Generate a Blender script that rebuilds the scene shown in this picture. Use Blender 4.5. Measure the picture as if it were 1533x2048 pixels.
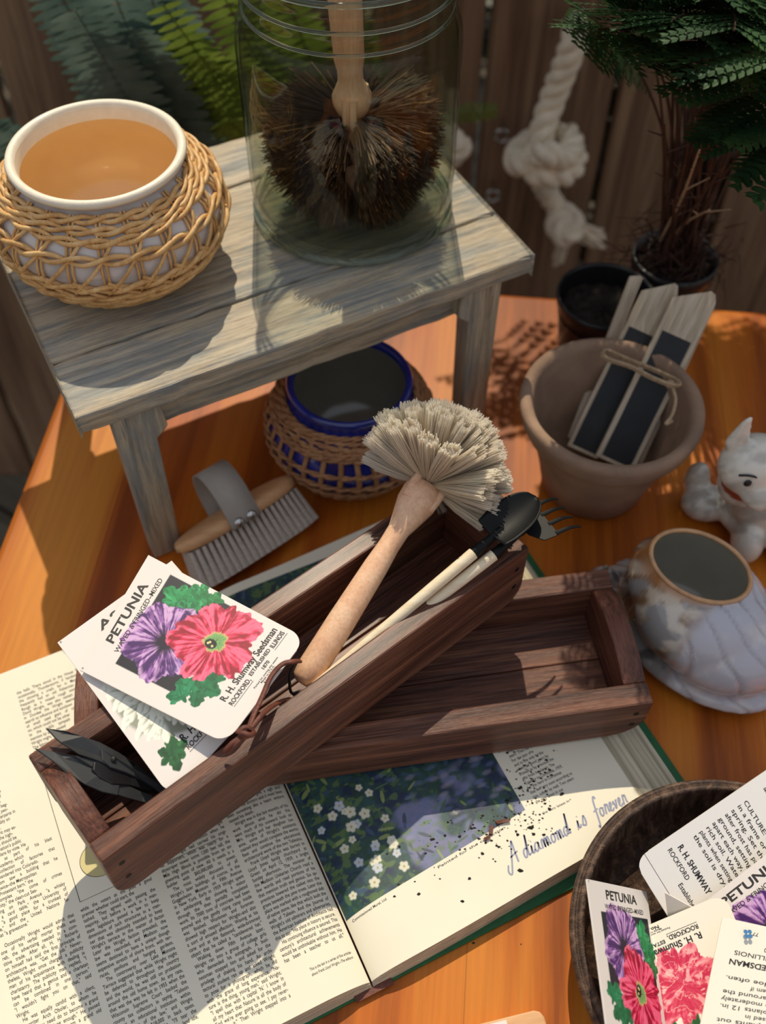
import bpy, bmesh, math, random
import numpy as np
from mathutils import Vector, Matrix, Euler

# ------------------------------------------------------------------ scene, camera, sky, sun, exposure
for o in list(bpy.data.objects): bpy.data.objects.remove(o, do_unlink=True)
scene = bpy.context.scene
COL = scene.collection
CAM_H, PITCH, ROLL, FPX, CX, CY = .65, math.radians(53.4), math.radians(.5), 2050., 766.5, 1024.
cam_data = bpy.data.cameras.new('camera'); cam = bpy.data.objects.new('camera', cam_data); COL.objects.link(cam)
FW = np.array([0, math.cos(PITCH), -math.sin(PITCH)])
_rt = np.array([1., 0, 0]); _up = np.cross(_rt, FW)
RT = _rt*math.cos(ROLL)+_up*math.sin(ROLL); UP = -_rt*math.sin(ROLL)+_up*math.cos(ROLL)
cam.matrix_world = Matrix(((RT[0], UP[0], -FW[0], 0), (RT[1], UP[1], -FW[1], 0), (RT[2], UP[2], -FW[2], CAM_H), (0, 0, 0, 1)))
cam_data.sensor_fit = 'VERTICAL'; cam_data.sensor_height = 36; cam_data.lens = 36*FPX/2048
cam_data.clip_start = .01; cam_data.clip_end = 50
cam_data.dof.use_dof = True; cam_data.dof.focus_distance = .60; cam_data.dof.aperture_fstop = 5.2
scene.camera = cam
scene.view_settings.view_transform = 'Standard'; scene.view_settings.look = 'None'
scene.view_settings.exposure = 0.0; scene.view_settings.gamma = 1; scene.view_settings.use_curve_mapping = False

world = bpy.data.worlds.new('sky'); scene.world = world; world.use_nodes = True
wn = world.node_tree; wn.nodes.clear()
wo = wn.nodes.new('ShaderNodeOutputWorld'); wb = wn.nodes.new('ShaderNodeBackground')
wtc = wn.nodes.new('ShaderNodeTexCoord'); wsep = wn.nodes.new('ShaderNodeSeparateXYZ'); wr = wn.nodes.new('ShaderNodeValToRGB')
wn.links.new(wtc.outputs['Generated'], wsep.inputs[0]); wn.links.new(wsep.outputs['Z'], wr.inputs[0])
wr.color_ramp.elements[0].position = 0.0; wr.color_ramp.elements[0].color = (.20, .18, .15, 1)
wr.color_ramp.elements[1].position = .55; wr.color_ramp.elements[1].color = (.80, .86, 1.0, 1)
e_ = wr.color_ramp.elements.new(.12); e_.color = (.74, .71, .66, 1)
wn.links.new(wr.outputs[0], wb.inputs[0]); wb.inputs[1].default_value = .58
wn.links.new(wb.outputs[0], wo.inputs[0])

sun_data = bpy.data.lights.new('sun', 'SUN'); sun = bpy.data.objects.new('sun', sun_data); COL.objects.link(sun)
sun_data.energy = 3.2; sun_data.color = (1, .88, .68); sun_data.angle = math.radians(.55)
SUN_V = Vector((.055, -.76, -1))           # way the light travels: one unit down, .76 towards the camera
sun.rotation_euler = SUN_V.to_track_quat('-Z', 'Y').to_euler(); sun.location = (0, 2, 3)

# ------------------------------------------------------------------ helpers
rng = random.Random(7); nrg = np.random.default_rng(11)
def at(px, py, z=0.):
    d = FW*FPX+RT*(px-CX)-UP*(py-CY); t = (z-CAM_H)/d[2]; return np.array([d[0]*t, d[1]*t, z])
def aty(px, py, y):
    d = FW*FPX+RT*(px-CX)-UP*(py-CY); t = y/d[1]; return np.array([d[0]*t, y, CAM_H+d[2]*t])
def tag(o, label=None, cat=None, group=None, kind=None):
    if label: o['label'] = label
    if cat: o['category'] = cat
    if group: o['group'] = group
    if kind: o['kind'] = kind
    return o
def thing(name, label, cat, loc=(0, 0, 0), rot=None, group=None):
    o = bpy.data.objects.new(name, None); COL.objects.link(o); o.empty_display_size = .02
    m = Matrix.Translation(Vector([float(v) for v in loc]))
    if rot is not None: m = m @ rot.to_4x4()
    o.matrix_world = m; tag(o, label, cat, group); return o
class MB:
    def __init__(s): s.v = []; s.f = []; s.m = []; s.c = []; s.n = 0
    def add(s, v, f, m=0, c=None):
        v = np.asarray(v, float).reshape(-1, 3)
        if isinstance(f, np.ndarray): f = (f+s.n).tolist()
        else: f = [[i+s.n for i in q] for q in f]
        s.v.append(v); s.f += f; s.m += [m]*len(f)
        c = np.ones((len(v), 3)) if c is None else np.broadcast_to(np.asarray(c, float), (len(v), 3))
        s.c.append(c); s.n += len(v); return s
    def xf(s, M, start=0):
        M = np.array(M)
        for i in range(start, len(s.v)): s.v[i] = s.v[i] @ M[:3, :3].T + M[:3, 3]
        return s
    def build(s, name, mats, parent=None, world=True, smooth=False, loc=None, col=False, bevel=0, label=None):
        V = np.concatenate(s.v)
        me = bpy.data.meshes.new(name)
        inv = None
        if parent is not None and world: inv = np.array(parent.matrix_world.inverted())
        elif loc is not None: inv = np.eye(4); inv[:3, 3] = -np.array(loc, float)
        if inv is not None: V = V @ inv[:3, :3].T + inv[:3, 3]
        me.from_pydata(V.tolist(), [], s.f)
        if not isinstance(mats, (list, tuple)): mats = [mats]
        for m in mats: me.materials.append(m)
        me.polygons.foreach_set('material_index', s.m)
        if smooth is True: me.polygons.foreach_set('use_smooth', [True]*len(s.f))
        elif smooth: me.polygons.foreach_set('use_smooth', [mi in smooth for mi in s.m])
        if col:
            a = me.color_attributes.new('col', 'FLOAT_COLOR', 'POINT')
            C = np.concatenate(s.c); C = np.concatenate([C, np.ones((len(C), 1))], 1)
            a.data.foreach_set('color', C.ravel())
        me.validate(); me.update()
        o = bpy.data.objects.new(name, me); COL.objects.link(o)
        if parent is not None: o.parent = parent
        elif loc is not None: o.location = [float(q) for q in loc]
        if bevel:
            b = o.modifiers.new('bevel', 'BEVEL'); b.width = bevel; b.segments = 2; b.limit_method = 'ANGLE'
        if label: o['label'] = label
        return o
def box(mb, x0, x1, y0, y1, z0, z1, m=0, c=None):
    v = [(x, y, z) for x in (x0, x1) for y in (y0, y1) for z in (z0, z1)]
    return mb.add(v, [(0, 1, 3, 2), (4, 6, 7, 5), (0, 4, 5, 1), (2, 3, 7, 6), (0, 2, 6, 4), (1, 5, 7, 3)], m, c)
def frames(P):
    P = np.asarray(P, float); T = np.gradient(P, axis=0); T /= np.linalg.norm(T, axis=1)[:, None]+1e-12
    n = np.cross(T[0], [0, 0, 1.]);
    if np.linalg.norm(n) < .1: n = np.cross(T[0], [1., 0, 0])
    n /= np.linalg.norm(n); N = [n]
    for i in range(1, len(P)):
        n = N[-1]-T[i]*(N[-1]@T[i]); n /= np.linalg.norm(n)+1e-12; N.append(n)
    N = np.array(N); return P, T, N, np.cross(T, N)
def tube(mb, P, r, k=8, m=0, c=None, closed=False, sq=None, caps=True):
    P = np.asarray(P, float); n = len(P)
    if closed:
        T = np.roll(P, -1, 0)-np.roll(P, 1, 0); T /= np.linalg.norm(T, axis=1)[:, None]+1e-12
        up = np.array([0, 0, 1.]); N = np.cross(T, up); N /= np.linalg.norm(N, axis=1)[:, None]+1e-12; B = np.cross(T, N)
    else: P, T, N, B = frames(P)
    r = np.broadcast_to(np.asarray(r, float), (n,))
    a = np.arange(k)*2*np.pi/k; ca, sa = np.cos(a), np.sin(a)
    if sq is None: sq = (1, 1)
    V = P[:, None]+r[:, None, None]*(N[:, None]*ca[None, :, None]*sq[0]+B[:, None]*sa[None, :, None]*sq[1])
    i, j = np.meshgrid(np.arange(n if closed else n-1), np.arange(k), indexing='ij')
    i = i.ravel(); j = j.ravel(); i2 = (i+1) % n; j2 = (j+1) % k
    F = np.stack([i*k+j, i*k+j2, i2*k+j2, i2*k+j], 1)
    mb.add(V.reshape(-1, 3), F, m, c)
    if caps and not closed:
        mb.add(V[0], [list(range(k))[::-1]], m, c if c is None or np.ndim(c) == 1 else c[:1]); mb.add(V[-1], [list(range(k))], m, c if c is None or np.ndim(c) == 1 else c[-1:])
    return mb
def smooth_path(pts, n=8, closed=False):
    pts = np.asarray(pts, float); out = []
    N = len(pts); rngi = range(N if closed else N-1)
    g = (lambda i: pts[i % N]) if closed else (lambda i: pts[min(max(i, 0), N-1)])
    for i in rngi:
        a, b, c, d = g(i-1), g(i), g(i+1), g(i+2)
        for t in np.arange(n)/n:
            out.append(.5*((2*b)+(-a+c)*t+(2*a-5*b+4*c-d)*t*t+(-a+3*b-3*c+d)*t**3))
    if not closed: out.append(pts[-1])
    return np.array(out)
def lathe(mb, prof, c=(0, 0, 0), n=64, m=0, fn=None, sx=1., sy=1., close=True):
    prof = np.asarray(prof, float); k = len(prof); a = np.arange(n)*2*np.pi/n
    V = np.stack([prof[:, 0][:, None]*np.cos(a)*sx, prof[:, 0][:, None]*np.sin(a)*sy, np.repeat(prof[:, 1][:, None], n, 1)], -1)
    if fn is not None: V = fn(V)
    V = V+np.array(c, float)
    i, j = np.meshgrid(np.arange(k-1), np.arange(n), indexing='ij'); i = i.ravel(); j = j.ravel(); j2 = (j+1) % n
    F = np.stack([i*n+j, i*n+j2, (i+1)*n+j2, (i+1)*n+j], 1)
    mb.add(V.reshape(-1, 3), F, m)
    return mb
def prism(mb, outline, z0, z1, m=0, zf=None):
    """outline: ccw list of (x, y) ; z0/z1 numbers"""
    n = len(outline); o = np.asarray(outline, float)[:, :2]
    a = np.concatenate([o, np.full((n, 1), z0)], 1); b = np.concatenate([o, np.full((n, 1), z1)], 1)
    F = [list(range(n))[::-1], [n+i for i in range(n)]]+[[i, (i+1) % n, n+(i+1) % n, n+i] for i in range(n)]
    return mb.add(np.concatenate([a, b]), F, m)
def plate(mb, P, N, t, m=0):
    """thin plate: 3-D outline P extruded by t along N"""
    P = np.asarray(P, float); n = len(P); N = np.asarray(N, float)
    F = [list(range(n)), [n+i for i in range(n)][::-1]]+[[(i+1) % n, i, n+i, n+(i+1) % n] for i in range(n)]
    return mb.add(np.concatenate([P, P-N*t]), F, m)
def ellipsoid(mb, c, r, R=None, nu=24, nv=14, m=0):
    u = np.arange(nu)*2*np.pi/nu; v = np.linspace(.001, np.pi-.001, nv)
    V = np.stack([np.outer(np.sin(v), np.cos(u)), np.outer(np.sin(v), np.sin(u)), np.outer(np.cos(v), np.ones(nu))], -1)*np.array(r, float)
    V = V.reshape(-1, 3)
    if R is not None: V = V @ np.array(R.to_3x3()).T
    i, j = np.meshgrid(np.arange(nv-1), np.arange(nu), indexing='ij'); i = i.ravel(); j = j.ravel(); j2 = (j+1) % nu
    F = np.stack([i*nu+j, (i+1)*nu+j, (i+1)*nu+j2, i*nu+j2], 1)
    mb.add(V+np.array(c, float), F, m)
    return mb
def blob_mesh(parts, voxel):
    """one continuous surface from overlapping ellipsoids"""
    mb = MB()
    for c, r, R in parts: ellipsoid(mb, c, r, R, 32, 20)
    o = mb.build('blob', [])
    md = o.modifiers.new('r', 'REMESH'); md.mode = 'VOXEL'; md.voxel_size = voxel
    sm = o.modifiers.new('s', 'SMOOTH'); sm.iterations = 14; sm.factor = .6
    dg = bpy.context.evaluated_depsgraph_get(); e = o.evaluated_get(dg); me = e.to_mesh()
    V = np.array([v.co[:] for v in me.vertices]); F = [list(p.vertices) for p in me.polygons]
    e.to_mesh_clear(); bpy.data.objects.remove(o, do_unlink=True); return V, F
# numpy noise
def _h(i, j, s):
    n = (i*374761393+j*668265263+s*1442695041) & 0xffffffff
    n = ((n ^ (n >> 13))*1274126177) & 0xffffffff
    return ((n ^ (n >> 16)) & 0xffff)/65535.
def vn(x, y, s=0):
    xi = np.floor(x).astype(np.int64); yi = np.floor(y).astype(np.int64); fx = x-xi; fy = y-yi
    fx = fx*fx*(3-2*fx); fy = fy*fy*(3-2*fy)
    a, b, c, d = _h(xi, yi, s), _h(xi+1, yi, s), _h(xi, yi+1, s), _h(xi+1, yi+1, s)
    return (a*(1-fx)+b*fx)*(1-fy)+(c*(1-fx)+d*fx)*fy
def fbm(x, y, s=0, o=4):
    t = 0; a = .5; w = 0
    for k in range(o): t = t+a*vn(x*2**k, y*2**k, s+k*17); w += a; a *= .5
    return t/w
def S(r, g, b):
    f = lambda v: ((v/255+.055)/1.055)**2.4 if v > 10 else v/255/12.92
    return np.array([f(r), f(g), f(b)])
def sm(a, b, x): t = np.clip((x-a)/(b-a), 0, 1); return t*t*(3-2*t)
def mix(a, b, t): return a*(1-t[..., None])+np.asarray(b)*t[..., None]

# ------------------------------------------------------------------ materials
def newmat(name):
    m = bpy.data.materials.new(name); m.use_nodes = True; nt = m.node_tree; b = nt.nodes['Principled BSDF']; return m, nt, b
def plain(name, c, rough=.5, metal=0, coat=0, spec=.5, sub=0, noise=0, nscale=60, bump=0, bscale=300, trans=0):
    m, nt, b = newmat(name); c = np.asarray(c, float)
    b.inputs['Base Color'].default_value = (*c, 1); b.inputs['Roughness'].default_value = rough; b.inputs['Metallic'].default_value = metal
    b.inputs['Coat Weight'].default_value = coat; b.inputs['Coat Roughness'].default_value = .08; b.inputs['Specular IOR Level'].default_value = spec
    if sub: b.inputs['Subsurface Weight'].default_value = sub; b.inputs['Subsurface Radius'].default_value = (.004, .003, .002); b.inputs['Subsurface Scale'].default_value = 1
    tc = nt.nodes.new('ShaderNodeTexCoord')
    if noise:
        n = nt.nodes.new('ShaderNodeTexNoise'); n.inputs['Scale'].default_value = nscale; n.inputs['Detail'].default_value = 5
        r = nt.nodes.new('ShaderNodeValToRGB'); r.color_ramp.elements[0].position = .3; r.color_ramp.elements[1].position = .7
        r.color_ramp.elements[0].color = (*(c*(1-noise)), 1); r.color_ramp.elements[1].color = (*np.clip(c*(1+noise), 0, 1), 1)
        nt.links.new(tc.outputs['Object'], n.inputs['Vector']); nt.links.new(n.outputs['Fac'], r.inputs[0]); nt.links.new(r.outputs[0], b.inputs['Base Color'])
    if bump:
        n = nt.nodes.new('ShaderNodeTexNoise'); n.inputs['Scale'].default_value = bscale; n.inputs['Detail'].default_value = 4
        bp = nt.nodes.new('ShaderNodeBump'); bp.inputs['Strength'].default_value = bump; bp.inputs['Distance'].default_value = .001
        nt.links.new(tc.outputs['Object'], n.inputs['Vector']); nt.links.new(n.outputs['Fac'], bp.inputs['Height']); nt.links.new(bp.outputs[0], b.inputs['Normal'])
    return m
def ramp(nt, stops):
    r = nt.nodes.new('ShaderNodeValToRGB'); el = r.color_ramp.elements
    while len(el) > 1: el.remove(el[-1])
    el[0].position = stops[0][0]; el[0].color = (*stops[0][1], 1)
    for p, c in stops[1:]: e = el.new(p); e.color = (*c, 1)
    return r
def wood(name, stops, axis=0, fine=90, along=5, rough=.5, bump=.4, coat=0, dist=.6, streak=.35, rings=0, ringscale=20, spec=.4, bdist=.0006):
    m, nt, b = newmat(name); tc = nt.nodes.new('ShaderNodeTexCoord'); mp = nt.nodes.new('ShaderNodeMapping')
    sc = [fine]*3; sc[axis] = along; mp.inputs['Scale'].default_value = sc
    nt.links.new(tc.outputs['Object'], mp.inputs[0])
    n = nt.nodes.new('ShaderNodeTexNoise'); n.inputs['Scale'].default_value = 1; n.inputs['Detail'].default_value = 6; n.inputs['Roughness'].default_value = .6; n.inputs['Distortion'].default_value = dist
    nt.links.new(mp.outputs[0], n.inputs['Vector'])
    fac = n.outputs['Fac']
    if rings:
        mp2 = nt.nodes.new('ShaderNodeMapping'); s2 = [ringscale]*3; s2[axis] = ringscale*.07; mp2.inputs['Scale'].default_value = s2
        nt.links.new(tc.outputs['Object'], mp2.inputs[0])
        n2 = nt.nodes.new('ShaderNodeTexNoise'); n2.inputs['Scale'].default_value = 1.; n2.inputs['Detail'].default_value = 1.5
        nt.links.new(mp2.outputs[0], n2.inputs['Vector'])
        ml = nt.nodes.new('ShaderNodeMath'); ml.operation = 'MULTIPLY'; ml.inputs[1].default_value = rings
        nt.links.new(n2.outputs['Fac'], ml.inputs[0])
        fr = nt.nodes.new('ShaderNodeMath'); fr.operation = 'SINE'; nt.links.new(ml.outputs[0], fr.inputs[0])
        ma = nt.nodes.new('ShaderNodeMath'); ma.operation = 'MULTIPLY_ADD'; ma.inputs[1].default_value = .22; nt.links.new(fr.outputs[0], ma.inputs[0]); nt.links.new(n.outputs['Fac'], ma.inputs[2])
        fac = ma.outputs[0]
    r = ramp(nt, stops); nt.links.new(fac, r.inputs[0])
    mp3 = nt.nodes.new('ShaderNodeMapping'); s3 = [fine*7]*3; s3[axis] = along*4; mp3.inputs['Scale'].default_value = s3
    nt.links.new(tc.outputs['Object'], mp3.inputs[0])
    n3 = nt.nodes.new('ShaderNodeTexNoise'); n3.inputs['Scale'].default_value = 1; n3.inputs['Detail'].default_value = 3
    nt.links.new(mp3.outputs[0], n3.inputs['Vector'])
    r3 = ramp(nt, [(.3, (1-streak,)*3), (.6, (1, 1, 1))]); nt.links.new(n3.outputs['Fac'], r3.inputs[0])
    mx = nt.nodes.new('ShaderNodeMix'); mx.data_type = 'RGBA'; mx.blend_type = 'MULTIPLY'; mx.inputs[0].default_value = 1
    nt.links.new(r.outputs[0], mx.inputs[6]); nt.links.new(r3.outputs[0], mx.inputs[7]); nt.links.new(mx.outputs[2], b.inputs['Base Color'])
    ad = nt.nodes.new('ShaderNodeMath'); nt.links.new(n.outputs['Fac'], ad.inputs[0]); nt.links.new(n3.outputs['Fac'], ad.inputs[1])
    bp = nt.nodes.new('ShaderNodeBump'); bp.inputs['Strength'].default_value = bump; bp.inputs['Distance'].default_value = bdist
    nt.links.new(ad.outputs[0], bp.inputs['Height']); nt.links.new(bp.outputs[0], b.inputs['Normal'])
    b.inputs['Roughness'].default_value = rough; b.inputs['Coat Weight'].default_value = coat; b.inputs['Coat Roughness'].default_value = .25; b.inputs['Specular IOR Level'].default_value = spec
    return m
def attr_mat(name, rough=.5, coat=0, sub=0, bump=0, bscale=400, spec=.5):
    m, nt, b = newmat(name); a = nt.nodes.new('ShaderNodeAttribute'); a.attribute_name = 'col'; nt.links.new(a.outputs['Color'], b.inputs['Base Color'])
    b.inputs['Roughness'].default_value = rough; b.inputs['Coat Weight'].default_value = coat; b.inputs['Coat Roughness'].default_value = .06; b.inputs['Specular IOR Level'].default_value = spec
    if bump:
        tc = nt.nodes.new('ShaderNodeTexCoord'); n = nt.nodes.new('ShaderNodeTexNoise'); n.inputs['Scale'].default_value = bscale; n.inputs['Detail'].default_value = 4
        bp = nt.nodes.new('ShaderNodeBump'); bp.inputs['Strength'].default_value = bump; bp.inputs['Distance'].default_value = .001
        nt.links.new(tc.outputs['Object'], n.inputs['Vector']); nt.links.new(n.outputs['Fac'], bp.inputs['Height']); nt.links.new(bp.outputs[0], b.inputs['Normal'])
    return m
def paint_wood(name, axis=0):
    """worn blue grey paint over pale bare wood"""
    m, nt, b = newmat(name); tc = nt.nodes.new('ShaderNodeTexCoord')
    def nz(sc, det, rgh=.6):
        mp = nt.nodes.new('ShaderNodeMapping'); mp.inputs['Scale'].default_value = sc; nt.links.new(tc.outputs['Object'], mp.inputs[0])
        n = nt.nodes.new('ShaderNodeTexNoise'); n.inputs['Scale'].default_value = 1; n.inputs['Detail'].default_value = det; n.inputs['Roughness'].default_value = rgh
        nt.links.new(mp.outputs[0], n.inputs['Vector']); return n
    s1 = [200]*3; s1[axis] = 9; s2 = [60]*3; s2[axis] = 14; s3 = [900]*3; s3[axis] = 40
    g = nz(s1, 5); wv = nz(s2, 6, .7); f = nz(s3, 3)
    r1 = ramp(nt, [(.30, S(142, 124, 100)), (.5, S(182, 166, 140)), (.7, S(200, 186, 160))]); nt.links.new(g.outputs['Fac'], r1.inputs[0])
    r2 = ramp(nt, [(.3, S(124, 124, 118)), (.6, S(160, 158, 148))]); nt.links.new(g.outputs['Fac'], r2.inputs[0])
    rm = ramp(nt, [(.42, (0, 0, 0)), (.54, (1, 1, 1))])
    ad = nt.nodes.new('ShaderNodeMath'); ad.operation = 'MULTIPLY_ADD'; ad.inputs[1].default_value = .35; nt.links.new(g.outputs['Fac'], ad.inputs[0])
    sb = nt.nodes.new('ShaderNodeMath'); sb.operation = 'MULTIPLY_ADD'; sb.inputs[1].default_value = .75; sb.inputs[2].default_value = -.06; nt.links.new(wv.outputs['Fac'], sb.inputs[0]); nt.links.new(sb.outputs[0], ad.inputs[2])
    nt.links.new(ad.outputs[0], rm.inputs[0])
    mx = nt.nodes.new('ShaderNodeMix'); mx.data_type = 'RGBA'; nt.links.new(rm.outputs[0], mx.inputs[0]); nt.links.new(r2.outputs[0], mx.inputs[6]); nt.links.new(r1.outputs[0], mx.inputs[7])
    rs = ramp(nt, [(.33, (.55,)*3), (.45, (1, 1, 1))]); nt.links.new(f.outputs['Fac'], rs.inputs[0])
    mu = nt.nodes.new('ShaderNodeMix'); mu.data_type = 'RGBA'; mu.blend_type = 'MULTIPLY'; mu.inputs[0].default_value = .8; nt.links.new(mx.outputs[2], mu.inputs[6]); nt.links.new(rs.outputs[0], mu.inputs[7])
    nt.links.new(mu.outputs[2], b.inputs['Base Color']); b.inputs['Roughness'].default_value = .55
    bp = nt.nodes.new('ShaderNodeBump'); bp.inputs['Strength'].default_value = .8; bp.inputs['Distance'].default_value = .0008
    a2 = nt.nodes.new('ShaderNodeMath'); nt.links.new(g.outputs['Fac'], a2.inputs[0]); nt.links.new(f.outputs['Fac'], a2.inputs[1])
    nt.links.new(a2.outputs[0], bp.inputs['Height']); nt.links.new(bp.outputs[0], b.inputs['Normal']); return m
def thin_glass(name, tint, base=.06, edge=.75, rough=.0):
    m = bpy.data.materials.new(name); m.use_nodes = True; nt = m.node_tree; nt.nodes.clear()
    o = nt.nodes.new('ShaderNodeOutputMaterial'); mx = nt.nodes.new('ShaderNodeMixShader'); t = nt.nodes.new('ShaderNodeBsdfTransparent'); g = nt.nodes.new('ShaderNodeBsdfGlossy')
    lw = nt.nodes.new('ShaderNodeLayerWeight'); lw.inputs[0].default_value = .5
    cr = ramp(nt, [(0., tuple(tint)), (.8, tuple(np.array(tint)*.9)), (.93, tuple(np.array(tint)*.6)), (1., tuple(np.array(tint)*.22))]); nt.links.new(lw.outputs['Facing'], cr.inputs[0]); nt.links.new(cr.outputs[0], t.inputs[0])
    pw_ = nt.nodes.new('ShaderNodeMath'); pw_.operation = 'POWER'; pw_.inputs[1].default_value = 4.5; nt.links.new(lw.outputs['Facing'], pw_.inputs[0])
    fm = nt.nodes.new('ShaderNodeMath'); fm.operation = 'MULTIPLY_ADD'; fm.inputs[1].default_value = edge; fm.inputs[2].default_value = base; nt.links.new(pw_.outputs[0], fm.inputs[0])
    g.inputs['Roughness'].default_value = .03; g.inputs[0].default_value = (1, 1, 1, 1)
    tc = nt.nodes.new('ShaderNodeTexCoord'); n = nt.nodes.new('ShaderNodeTexNoise'); n.inputs['Scale'].default_value = 28; n.inputs['Detail'].default_value = 1.5; nt.links.new(tc.outputs['Object'], n.inputs['Vector'])
    bp = nt.nodes.new('ShaderNodeBump'); bp.inputs['Strength'].default_value = .35; bp.inputs['Distance'].default_value = .006; nt.links.new(n.outputs['Fac'], bp.inputs['Height']); nt.links.new(bp.outputs[0], g.inputs['Normal'])
    nt.links.new(fm.outputs[0], mx.inputs[0]); nt.links.new(t.outputs[0], mx.inputs[1]); nt.links.new(g.outputs[0], mx.inputs[2]); nt.links.new(mx.outputs[0], o.inputs[0]); return m
def leaf_mat(name, c1, c2, transl=.35, rough=.45):
    m, nt, b = newmat(name); tc = nt.nodes.new('ShaderNodeTexCoord'); n = nt.nodes.new('ShaderNodeTexNoise'); n.inputs['Scale'].default_value = 25; n.inputs['Detail'].default_value = 4
    r = ramp(nt, [(.3, c1), (.7, c2)]); nt.links.new(tc.outputs['Object'], n.inputs['Vector']); nt.links.new(n.outputs['Fac'], r.inputs[0]); nt.links.new(r.outputs[0], b.inputs['Base Color'])
    b.inputs['Roughness'].default_value = rough
    t = nt.nodes.new('ShaderNodeBsdfTranslucent'); nt.links.new(r.outputs[0], t.inputs[0]); mx = nt.nodes.new('ShaderNodeMixShader'); mx.inputs[0].default_value = transl
    o = nt.nodes['Material Output']; nt.links.new(b.outputs[0], mx.inputs[1]); nt.links.new(t.outputs[0], mx.inputs[2]); nt.links.new(mx.outputs[0], o.inputs[0]); return m

M = {}
M['table'] = wood('orange_varnished_pine', [(.25, S(152, 80, 14)), (.48, S(196, 112, 26)), (.7, S(214, 136, 42))], axis=1, fine=42, along=2.2, rough=.5, bump=.12, coat=.06, spec=.28, rings=26, ringscale=9, streak=.14, dist=.3)
M['walnut'] = wood('dark_stained_tray_wood', [(.28, S(62, 34, 24)), (.5, S(108, 66, 48)), (.72, S(152, 100, 74))], axis=0, fine=110, along=7, rough=.5, bump=.9, coat=.12, streak=.5, bdist=.0012)
M['walnut_end'] = wood('reddish_tray_end_wood', [(.28, S(66, 36, 26)), (.5, S(112, 66, 48)), (.72, S(142, 88, 66))], axis=0, fine=110, along=9, rough=.5, bump=.9, coat=.12, streak=.5, bdist=.0012)
M['stool'] = paint_wood('worn_grey_paint')
M['stool_z'] = paint_wood('worn_grey_paint_upright', 2)
M['fence'] = wood('weathered_fence_wood', [(.25, S(90, 66, 48)), (.5, S(142, 110, 84)), (.75, S(176, 146, 114))], axis=2, fine=30, along=1.6, rough=.8, bump=.8, streak=.35, bdist=.003, dist=1.2)
M['deck'] = wood('grey_deck_wood', [(.25, S(60, 54, 44)), (.5, S(98, 90, 74)), (.75, S(124, 114, 96))], axis=0, fine=20, along=1.2, rough=.8, bump=.6, streak=.3, bdist=.003)
M['beech'] = wood('pale_beech', [(.25, S(226, 172, 134)), (.5, S(240, 192, 154)), (.75, S(246, 208, 172))], axis=2, fine=80, along=9, rough=.5, bump=.15, streak=.16)
M['beech_x'] = wood('pale_beech_board', [(.25, S(214, 160, 110)), (.5, S(228, 176, 126)), (.75, S(238, 194, 148))], axis=0, fine=60, along=8, rough=.5, bump=.1, streak=.14)
M['label_wood'] = wood('worn_plant_label_wood', [(.25, S(170, 148, 120)), (.5, S(212, 194, 168)), (.75, S(230, 216, 192))], axis=0, fine=140, along=10, rough=.6, bump=.4, streak=.35)
M['bowl'] = wood('worn_dark_bowl_wood', [(.3, S(44, 31, 24)), (.52, S(84, 62, 48)), (.75, S(136, 108, 86))], axis=2, fine=190, along=30, rough=.5, bump=.6, streak=.5, bdist=.0007)
M['cane'] = wood('honey_cane', [(.3, S(198, 148, 88)), (.5, S(226, 178, 114)), (.7, S(240, 202, 144))], axis=2, fine=120, along=60, rough=.45, bump=.1, streak=.15)
M['cane_dark'] = wood('brown_cane', [(.3, S(142, 96, 60)), (.5, S(172, 122, 82)), (.7, S(190, 144, 100))], axis=2, fine=120, along=60, rough=.55, bump=.1, streak=.2)
M['cream_glaze'] = plain('cream_matt_glaze', S(244, 232, 208), .45, coat=.1, noise=.04, nscale=180, bump=.15, bscale=900)
M['white_glaze'] = plain('white_glaze', S(214, 208, 204), .25, coat=.5, noise=.08, nscale=30)
M['tan_glaze'] = plain('tan_glaze', S(242, 206, 146), .28, coat=.6, noise=.08, nscale=20)
M['blue_glaze'] = plain('cobalt_blue_glaze', S(26, 42, 128), .2, coat=.8, noise=.35, nscale=40)
M['grey_glaze'] = plain('grey_inner_glaze', S(146, 140, 124), .2, coat=.6, noise=.12, nscale=18)
M['terracotta'] = plain('aged_terracotta', S(150, 122, 100), .85, noise=.28, nscale=26, bump=.5, bscale=260)
M['black_plastic'] = plain('black_nursery_plastic', S(28, 28, 30), .32, spec=.5)
M['soil'] = plain('potting_soil', S(44, 36, 28), .95, noise=.6, nscale=120, bump=1, bscale=220)
M['black_metal'] = plain('black_metal', S(15, 17, 17), .5, spec=.22, noise=.2, nscale=90)
M['snip_metal'] = plain('blued_steel', S(50, 52, 53), .55, metal=.0, noise=.2, nscale=70)
M['steel'] = plain('bright_steel', S(200, 200, 196), .25, metal=1)
M['stick'] = wood('cream_stick_wood', [(.3, S(228, 208, 172)), (.5, S(238, 220, 186)), (.7, S(244, 230, 200))], axis=0, fine=200, along=12, rough=.45, bump=.1, streak=.08)
M['strap'] = plain('grey_leather_strap', S(176, 168, 156), .6, noise=.08, bump=.3, bscale=700)
M['leather'] = plain('brown_leather_cord', S(104, 54, 38), .55, noise=.3, nscale=300, bump=.3, bscale=900)
M['black_cord'] = plain('black_elastic_cord', S(24, 20, 18), .4)
M['twine'] = plain('tan_twine', S(176, 150, 118), .8, noise=.25, nscale=400)
M['rope'] = plain('cotton_rope', S(242, 228, 202), .85, noise=.12, nscale=60, bump=.8, bscale=500)
M['chalk'] = plain('black_chalkboard_face', S(26, 28, 30), .6, noise=.25, nscale=60)
M['paper'] = plain('aged_book_paper', S(240, 232, 208), .6, noise=.025, nscale=24)
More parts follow.
